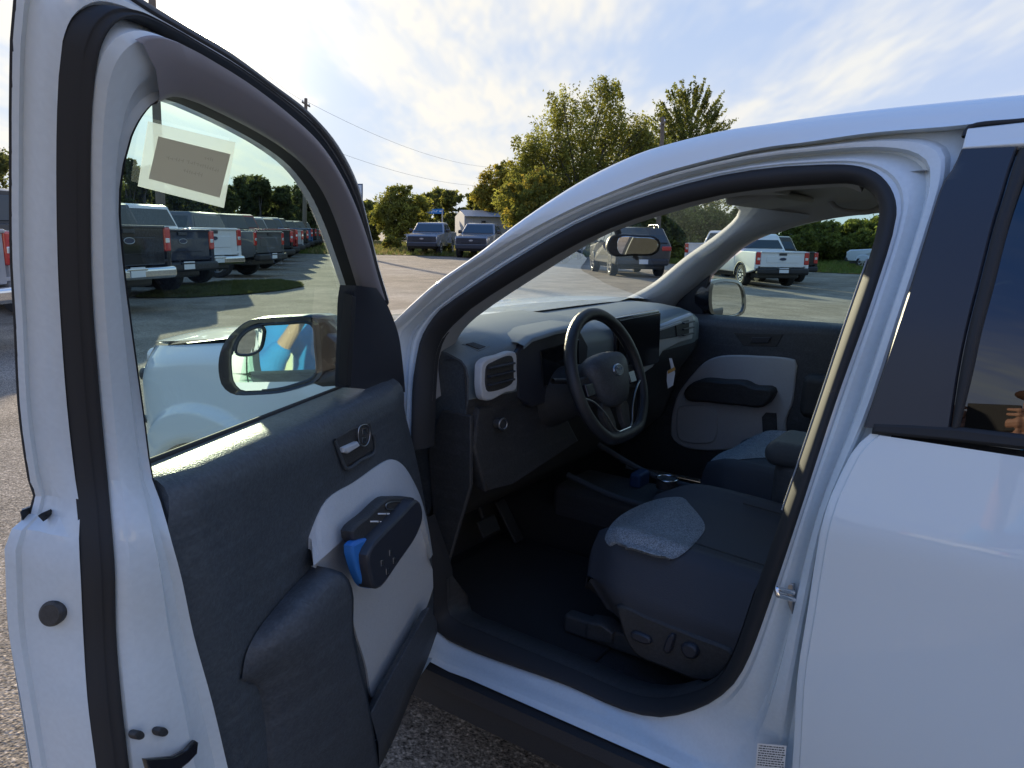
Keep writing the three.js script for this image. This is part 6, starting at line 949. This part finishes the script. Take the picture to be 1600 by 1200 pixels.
// ================= poles, wires, signs, building =================
const woodM = mat(0.20, 0.155, 0.11, { roughness: 0.9, bumpMap: gravelBump, bumpScale: 0.01 });
function pole(px, depth, topY, label, lean, arms) { const e = atDepth(px, 380, depth), top = atDepth(px + lean, topY, depth), t = thing('utility_pole', label, 'utility pole', 'utility poles', V(e.x, terrain(e.x, e.z), e.z)); part('shaft', limbPole(V(0, -0.2, 0), V(top.x - e.x, top.y, top.z - e.z), 0.19, 0.13), woodM, t); if (arms) { part('crossarm', (() => { const g = rbox(2.2, 0.12, 0.10, 0.01); g.rotateY(0.6); g.translate(top.x - e.x, top.y - 0.45, top.z - e.z); return g; })(), woodM, t); for (const s of [-1, 0, 1]) { const c = cyl(0.04, 0.05, 0.14, 8); c.translate(top.x - e.x + s * 0.75, top.y - 0.32, top.z - e.z - s * 0.5); part('insulator', c, M.mark, t); } } return top; }
function limbPole(a, b, r0, r1) { const g = new THREE.CylinderGeometry(r1, r0, a.distanceTo(b), 12), d = b.clone().sub(a); g.applyQuaternion(new THREE.Quaternion().setFromUnitVectors(V(0, 1, 0), d.clone().normalize())); const m = a.clone().lerp(b, 0.5); g.translate(m.x, m.y, m.z); return g; }
const t1 = pole(252, 30, -90, 'brown utility pole rising past the door window', -18, true);
const t2 = pole(475, 62, 156, 'thin utility pole above the open door frame', 3, true);
const t3 = pole(1028, 52, 178, 'grey utility pole standing by the rising ash tree', 8, true);
function wire(a, b, sag, label) { const p = []; for (let k = 0; k <= 16; k++) { const t = k / 16, q = a.clone().lerp(b, t); q.y -= sag * 4 * t * (1 - t); p.push(q); } single('power_line', tube(p, 0.012, 5, 40), mat(0.12, 0.12, 0.13), label, 'wire', 'power lines'); }
wire(t2.clone().add(V(0, -0.1, 0)), atDepth(800, 262, 110), 1.5, 'upper thin power line from the pole to the far trees');
wire(t2.clone().add(V(0, -3.2, 0)), atDepth(790, 290, 110), 1.2, 'lower thin power line from the pole to the far trees');
wire(t1, t2.clone().add(V(0, -0.2, 0)), 0.8, 'thin power line between the two poles on the left');
{ // sign on posts, blue banner, grey building
  const s = thing('pole_sign', 'tall white sign with a dark numeral and a red panel beside the door frame', 'sign'), D = 78, P = (px, py, d = 0) => atDepth(px, py, D + d), n = EYE.clone().sub(P(560, 310)).setY(0).normalize();
  part('sign_frame', plate([P(551, 287), P(567, 287), P(567, 346), P(551, 346)], n, 0.35, 0.03), mat(0.05, 0.09, 0.14), s);
  const up = printed(128, 160, (x, w, h) => { x.fillStyle = '#e4e6e2'; x.fillRect(0, 0, w, h); x.fillStyle = '#26343a'; x.font = 'bold 130px sans-serif'; x.textAlign = 'center'; x.fillText('7', w / 2, 128); });
  const z = (p) => p.addScaledVector(n, 0.03); part('sign_face', quad(z(P(552, 289)), z(P(565, 289)), z(P(565, 312)), z(P(552, 312))), up, s);
  part('sign_panel', quad(z(P(560, 318)), z(P(565, 318)), z(P(565, 325)), z(P(560, 325))), mat(0.7, 0.05, 0.05), s);
  const f = P(559, 346); part('sign_post', limbPole(V(f.x, 0, f.z), f, 0.16, 0.16), M.steel, s);
  const b = thing('blue_banner_sign', 'long blue banner sign with white lettering above the parked trucks', 'sign'), Q = (px, py) => atDepth(px, py, 74);
  part('banner', quad(Q(665, 327), Q(693, 326), Q(693, 334), Q(665, 334)), printed(256, 64, (x, w, h) => { x.fillStyle = '#2f78b8'; x.fillRect(0, 0, w, h); x.fillStyle = '#dfe9f2'; for (let k = 0; k < 6; k++) { x.fillRect(24 + k * 26, 20, 7, 26); x.fillRect(24 + k * 26, k % 2 ? 20 : 38, 18, 7); } x.fillRect(196, 24, 44, 16); }), b);
  for (const px of [667, 691]) { const f2 = Q(px, 334); part('banner_post', limbPole(V(f2.x, 0, f2.z), f2.clone().add(V(0, 0.4, 0)), 0.06, 0.06), M.steel, b); }
  // building: gable end to the left, long wall to the right
  const bl = thing('metal_building', 'grey metal building with a low gable roof behind the parked trucks', 'building'), B = (px, py, d) => atDepth(px, py, d);
  const a0 = B(711, 366, 72), c0 = B(726, 366, 67), e0 = B(900, 366, 70), hW = 2.9, hR = 3.4; for (const p of [a0, c0, e0]) p.y = 0;
  const bk = a0.clone().add(e0).sub(c0), U = (p, y) => V(p.x, y, p.z), mid = (p, q) => p.clone().lerp(q, 0.5), wallM = mat(0.50, 0.51, 0.52, { roughness: 0.7 });
  const face = (pts, nrm) => plate(pts, nrm, 0.15, 0.01);
  const nl = V(c0.z - e0.z, 0, e0.x - c0.x).normalize(); if (nl.dot(EYE.clone().sub(c0)) < 0) nl.negate(); const ng = V(c0.z - a0.z, 0, a0.x - c0.x).normalize(); if (ng.dot(EYE.clone().sub(c0)) < 0) ng.negate();
  part('long_wall', face([U(c0, 0), U(e0, 0), U(e0, hW), U(c0, hW)], nl), wallM, bl);
  part('gable_wall', face([U(a0, 0), U(c0, 0), U(c0, hW), U(mid(a0, c0), hR), U(a0, hW)], ng), mat(0.42, 0.42, 0.42, { roughness: 0.7 }), bl);
  const rg = [U(mid(a0, c0), hR + 0.1), U(mid(bk, e0), hR + 0.1)], ov = nl.clone().multiplyScalar(0.35);
  part('roof', [loft([[rg[0], rg[1]], [U(c0, hW - 0.02).add(ov), U(e0, hW - 0.02).add(ov)]]), loft([[rg[0], rg[1]], [U(a0, hW - 0.02).sub(ov), U(bk, hW - 0.02).sub(ov)]])], mat(0.30, 0.32, 0.34, { roughness: 0.5 }), bl);
  const L = c0.distanceTo(e0); for (let k = 1; k < 14; k++) { const p = c0.clone().lerp(e0, k / 14).addScaledVector(nl, 0.02); part('wall_rib', (() => { const g = rbox(0.05, hW - 0.05, 0.04, 0.01); g.translate(p.x, hW / 2, p.z); return g; })(), wallM, bl); }
  for (const t of [0.16, 0.36]) { const p = c0.clone().lerp(e0, t).addScaledVector(nl, 0.1); part('wall_lamp', rbox(0.3, 0.25, 0.3, 0.05, p.x, 2.4, p.z), M.charcoal, bl); }
  const dp = c0.clone().lerp(e0, 0.27).addScaledVector(nl, 0.03), q = new THREE.Quaternion().setFromUnitVectors(V(0, 0, 1), nl), dg = rbox(0.95, 2.1, 0.06, 0.01); dg.applyQuaternion(q); dg.translate(dp.x, 1.05, dp.z); part('door', dg, mat(0.34, 0.35, 0.37), bl);
}
{ // cream ribbed shop wall behind the photographer, mirrored in the truck's glass
  const w = thing('shop_building', 'cream ribbed metal shop building behind the open truck', 'building'), c = V(-17, 0, 24), n = V(0.55, 0, -0.83).normalize(), t = V(n.z, 0, -n.x), cream = mat(0.62, 0.56, 0.40, { roughness: 0.65 });
  const at = (s, y, d = 0) => c.clone().addScaledVector(t, s).addScaledVector(n, d).setY(y);
  part('wall', plate([at(-13, 0), at(13, 0), at(13, 4.6), at(-13, 4.6)], n, 6, 0.05), cream, w);
  for (let k = 0; k < 52; k++) { const p = at(-12.8 + k * 0.5, 2.3, 0.02); const g = rbox(0.10, 4.5, 0.06, 0.02); g.applyQuaternion(new THREE.Quaternion().setFromUnitVectors(V(0, 0, 1), n)); g.translate(p.x, p.y, p.z); part('wall_rib', g, cream, w); }
  part('roof', plate([at(-13.3, 4.62, 0.3), at(13.3, 4.62, 0.3), at(13.3, 4.62, -6), at(-13.3, 4.62, -6)], V(0, 1, 0), 0.2, 0.02), mat(0.3, 0.3, 0.31), w);
  for (const s of [-6, 2]) part('roller_door', plate([at(s, 0, 0.06), at(s + 3.4, 0, 0.06), at(s + 3.4, 3.3, 0.06), at(s, 3.3, 0.06)], n, 0.05, 0.02), mat(0.5, 0.5, 0.48), w);
}
// ================= the photographer, seen only mirrored in the truck's glass =================
import { MarchingCubes } from 'three/addons/objects/MarchingCubes.js';
{
  const f = V(Math.sin(AZ), 0, -Math.cos(AZ)), r = V(Math.cos(AZ), 0, Math.sin(AZ)), o = V(EYE.x, 0, EYE.z);
  const P = (a, y, b) => o.clone().addScaledVector(r, a).addScaledVector(f, b).setY(y); // a = to the person's right, b = ahead
  function flesh(caps, cell, k = 0.03) { // tapered capsules joined smoothly
    const lo = V(1e9, 1e9, 1e9), hi = V(-1e9, -1e9, -1e9); caps.forEach(([a, b, ra, rb]) => { const m = Math.max(ra, rb) + 3 * cell; for (const p of [a, b]) { lo.min(p.clone().addScalar(-m)); hi.max(p.clone().addScalar(m)); } });
    const size = Math.max(hi.x - lo.x, hi.y - lo.y, hi.z - lo.z), n = Math.min(170, Math.ceil(size / cell)), mc = new MarchingCubes(n, new THREE.MeshBasicMaterial(), false, false, 200000); mc.isolation = 0;
    const c = lo.clone().add(hi).multiplyScalar(0.5), half = size / 2, p = V(0, 0, 0), ab = V(0, 0, 0);
    for (let z = 0; z < n; z++) for (let y = 0; y < n; y++) for (let x = 0; x < n; x++) {
      p.set(c.x + (x / (n / 2) - 1) * half, c.y + (y / (n / 2) - 1) * half, c.z + (z / (n / 2) - 1) * half); let d = 1e3;
      for (const [a, b, ra, rb] of caps) { ab.subVectors(b, a); const L = ab.lengthSq() || 1e-9, t = clamp(((p.x - a.x) * ab.x + (p.y - a.y) * ab.y + (p.z - a.z) * ab.z) / L), dx = p.x - a.x - ab.x * t, dy = p.y - a.y - ab.y * t, dz = p.z - a.z - ab.z * t, q = Math.sqrt(dx * dx + dy * dy + dz * dz) - lerp(ra, rb, t); const h = clamp(0.5 + 0.5 * (q - d) / k); d = d > 100 ? q : lerp(q, d, h) - k * h * (1 - h); }
      mc.field[x + y * n + z * n * n] = -d;
    }
    mc.update(); const cnt = mc.count, g = new THREE.BufferGeometry(), pos = new Float32Array(cnt * 3), nor = new Float32Array(cnt * 3);
    for (let i = 0; i < cnt; i++) { pos[i * 3] = c.x + mc.positionArray[i * 3] * half; pos[i * 3 + 1] = c.y + mc.positionArray[i * 3 + 1] * half; pos[i * 3 + 2] = c.z + mc.positionArray[i * 3 + 2] * half; for (let q = 0; q < 3; q++) nor[i * 3 + q] = mc.normalArray[i * 3 + q]; }
    g.setAttribute('position', new THREE.BufferAttribute(pos, 3)); g.computeVertexNormals(); return g;
  }
  const who = thing('person', 'person in a bright blue shirt holding up a phone, mirrored in the truck glass', 'person', null);
  const skin = phys(0.52, 0.29, 0.20, { roughness: 0.55 }), hairM = mat(0.06, 0.028, 0.014, { roughness: 0.8 }), shirtM = mat(0.02, 0.22, 0.55, { roughness: 0.85 }), jeans = mat(0.05, 0.06, 0.09, { roughness: 0.9 });
  const H0 = P(0.05, 1.50, -0.27), wrist = { L: P(-0.125, 1.375, -0.075), R: P(0.125, 1.375, -0.075) }, elbow = { L: P(-0.27, 1.13, -0.20), R: P(0.29, 1.15, -0.20) }, sh = { L: P(-0.17, 1.31, -0.36), R: P(0.22, 1.31, -0.36) };
  const body = [
    [P(0.05, 1.545, -0.285), P(0.05, 1.50, -0.255), 0.085, 0.074], [P(0.05, 1.50, -0.25), P(0.05, 1.435, -0.215), 0.062, 0.040], [P(0.05, 1.505, -0.188), P(0.05, 1.485, -0.170), 0.011, 0.015], [P(-0.035, 1.50, -0.285), P(-0.035, 1.53, -0.285), 0.016, 0.018], [P(0.135, 1.50, -0.285), P(0.135, 1.53, -0.285), 0.016, 0.018],
    [P(0.05, 1.44, -0.29), P(0.04, 1.32, -0.34), 0.052, 0.06], [P(0.03, 1.30, -0.36), P(0.02, 1.0, -0.38), 0.13, 0.12], [P(0.02, 1.0, -0.38), P(0.02, 0.88, -0.38), 0.12, 0.14], [sh.L, sh.R, 0.06, 0.06],
    [sh.L, elbow.L, 0.05, 0.040], [elbow.L, wrist.L, 0.038, 0.026], [sh.R, elbow.R, 0.05, 0.040], [elbow.R, wrist.R, 0.038, 0.026],
    [P(-0.09, 0.86, -0.38), P(-0.11, 0.48, -0.34), 0.085, 0.055], [P(-0.11, 0.48, -0.34), P(-0.12, 0.09, -0.40), 0.052, 0.038], [P(0.12, 0.86, -0.38), P(0.15, 0.48, -0.36), 0.085, 0.055], [P(0.15, 0.48, -0.36), P(0.16, 0.09, -0.42), 0.052, 0.038], [P(-0.12, 0.045, -0.42), P(-0.13, 0.035, -0.24), 0.04, 0.03], [P(0.16, 0.045, -0.44), P(0.18, 0.035, -0.26), 0.04, 0.03],
  ];
  const hand = (s, w) => { const palm = P(s * 0.105, 1.40, -0.045), k = []; k.push([w, palm, 0.026, 0.028]); for (let i = 0; i < 4; i++) { const y = 1.43 - i * 0.021, b0 = P(s * 0.108, y, -0.035), b1 = P(s * 0.094, y + 0.004, 0.006 - 0.024), b2 = P(s * (0.066 - 0.006 * (i === 3)), y + 0.004, -0.004 - 0.012); k.push([palm, b0, 0.014, 0.010], [b0, b1, 0.010, 0.009], [b1, b2, 0.009, 0.0075]); } const t0 = P(s * 0.085, 1.385, -0.058), t1 = P(s * 0.058, 1.395, -0.040); k.push([palm, t0, 0.014, 0.011], [t0, t1, 0.011, 0.009]); return k; };
  part('body', [flesh(body, 0.013), flesh(hand(-1, wrist.L), 0.004, 0.006), flesh(hand(1, wrist.R), 0.004, 0.006)], skin, who);
  part('shirt', flesh([[P(0.03, 1.30, -0.36), P(0.02, 1.05, -0.38), 0.148, 0.142], [P(0.02, 1.05, -0.38), P(0.02, 0.84, -0.38), 0.142, 0.158], [sh.L, sh.R, 0.078, 0.078], [sh.L, sh.L.clone().lerp(elbow.L, 0.9), 0.066, 0.062], [sh.R, sh.R.clone().lerp(elbow.R, 0.9), 0.066, 0.062], [elbow.L, elbow.L.clone().lerp(wrist.L, 0.35), 0.058, 0.05], [elbow.R, elbow.R.clone().lerp(wrist.R, 0.35), 0.058, 0.05]], 0.013, 0.04), shirtM, who);
  part('trousers', flesh([[P(0.02, 0.88, -0.38), P(0.02, 0.82, -0.38), 0.15, 0.15], [P(-0.09, 0.84, -0.38), P(-0.11, 0.48, -0.34), 0.10, 0.072], [P(-0.11, 0.48, -0.34), P(-0.12, 0.10, -0.40), 0.07, 0.06], [P(0.12, 0.84, -0.38), P(0.15, 0.48, -0.36), 0.10, 0.072], [P(0.15, 0.48, -0.36), P(0.16, 0.10, -0.42), 0.07, 0.06]], 0.014, 0.02), jeans, who);
  part('hair', flesh([[P(0.05, 1.575, -0.295), P(0.05, 1.545, -0.31), 0.088, 0.095], [P(0.05, 1.54, -0.32), P(0.05, 1.47, -0.335), 0.085, 0.06], [P(-0.02, 1.585, -0.25), P(0.12, 1.585, -0.25), 0.04, 0.04]], 0.010, 0.02), hairM, who);
  for (const s of [-1, 1]) { const e = new THREE.SphereGeometry(0.011, 10, 8), p = P(0.05 + s * 0.032, 1.515, -0.192); e.translate(p.x, p.y, p.z); part('eye', e, M.charcoal, who); }
  { const a = P(0.028, 1.452, -0.176), b = P(0.072, 1.452, -0.176); part('mouth', tube([a, b], 0.004, 6), mat(0.35, 0.1, 0.08), who); }
  const ph = thing('mobile_phone', 'black phone held sideways by the person in blue', 'phone', null);
  const g = rbox(0.158, 0.076, 0.008, 0.004, 0, 0, 0, 3); g.applyMatrix4(new THREE.Matrix4().makeBasis(r, V(0, 1, 0), f.clone().negate())); const c = P(0.02, 1.418, -0.016); g.translate(c.x, c.y, c.z); part('case', g, M.charcoal, ph);
}
renderer.render(scene, camera);
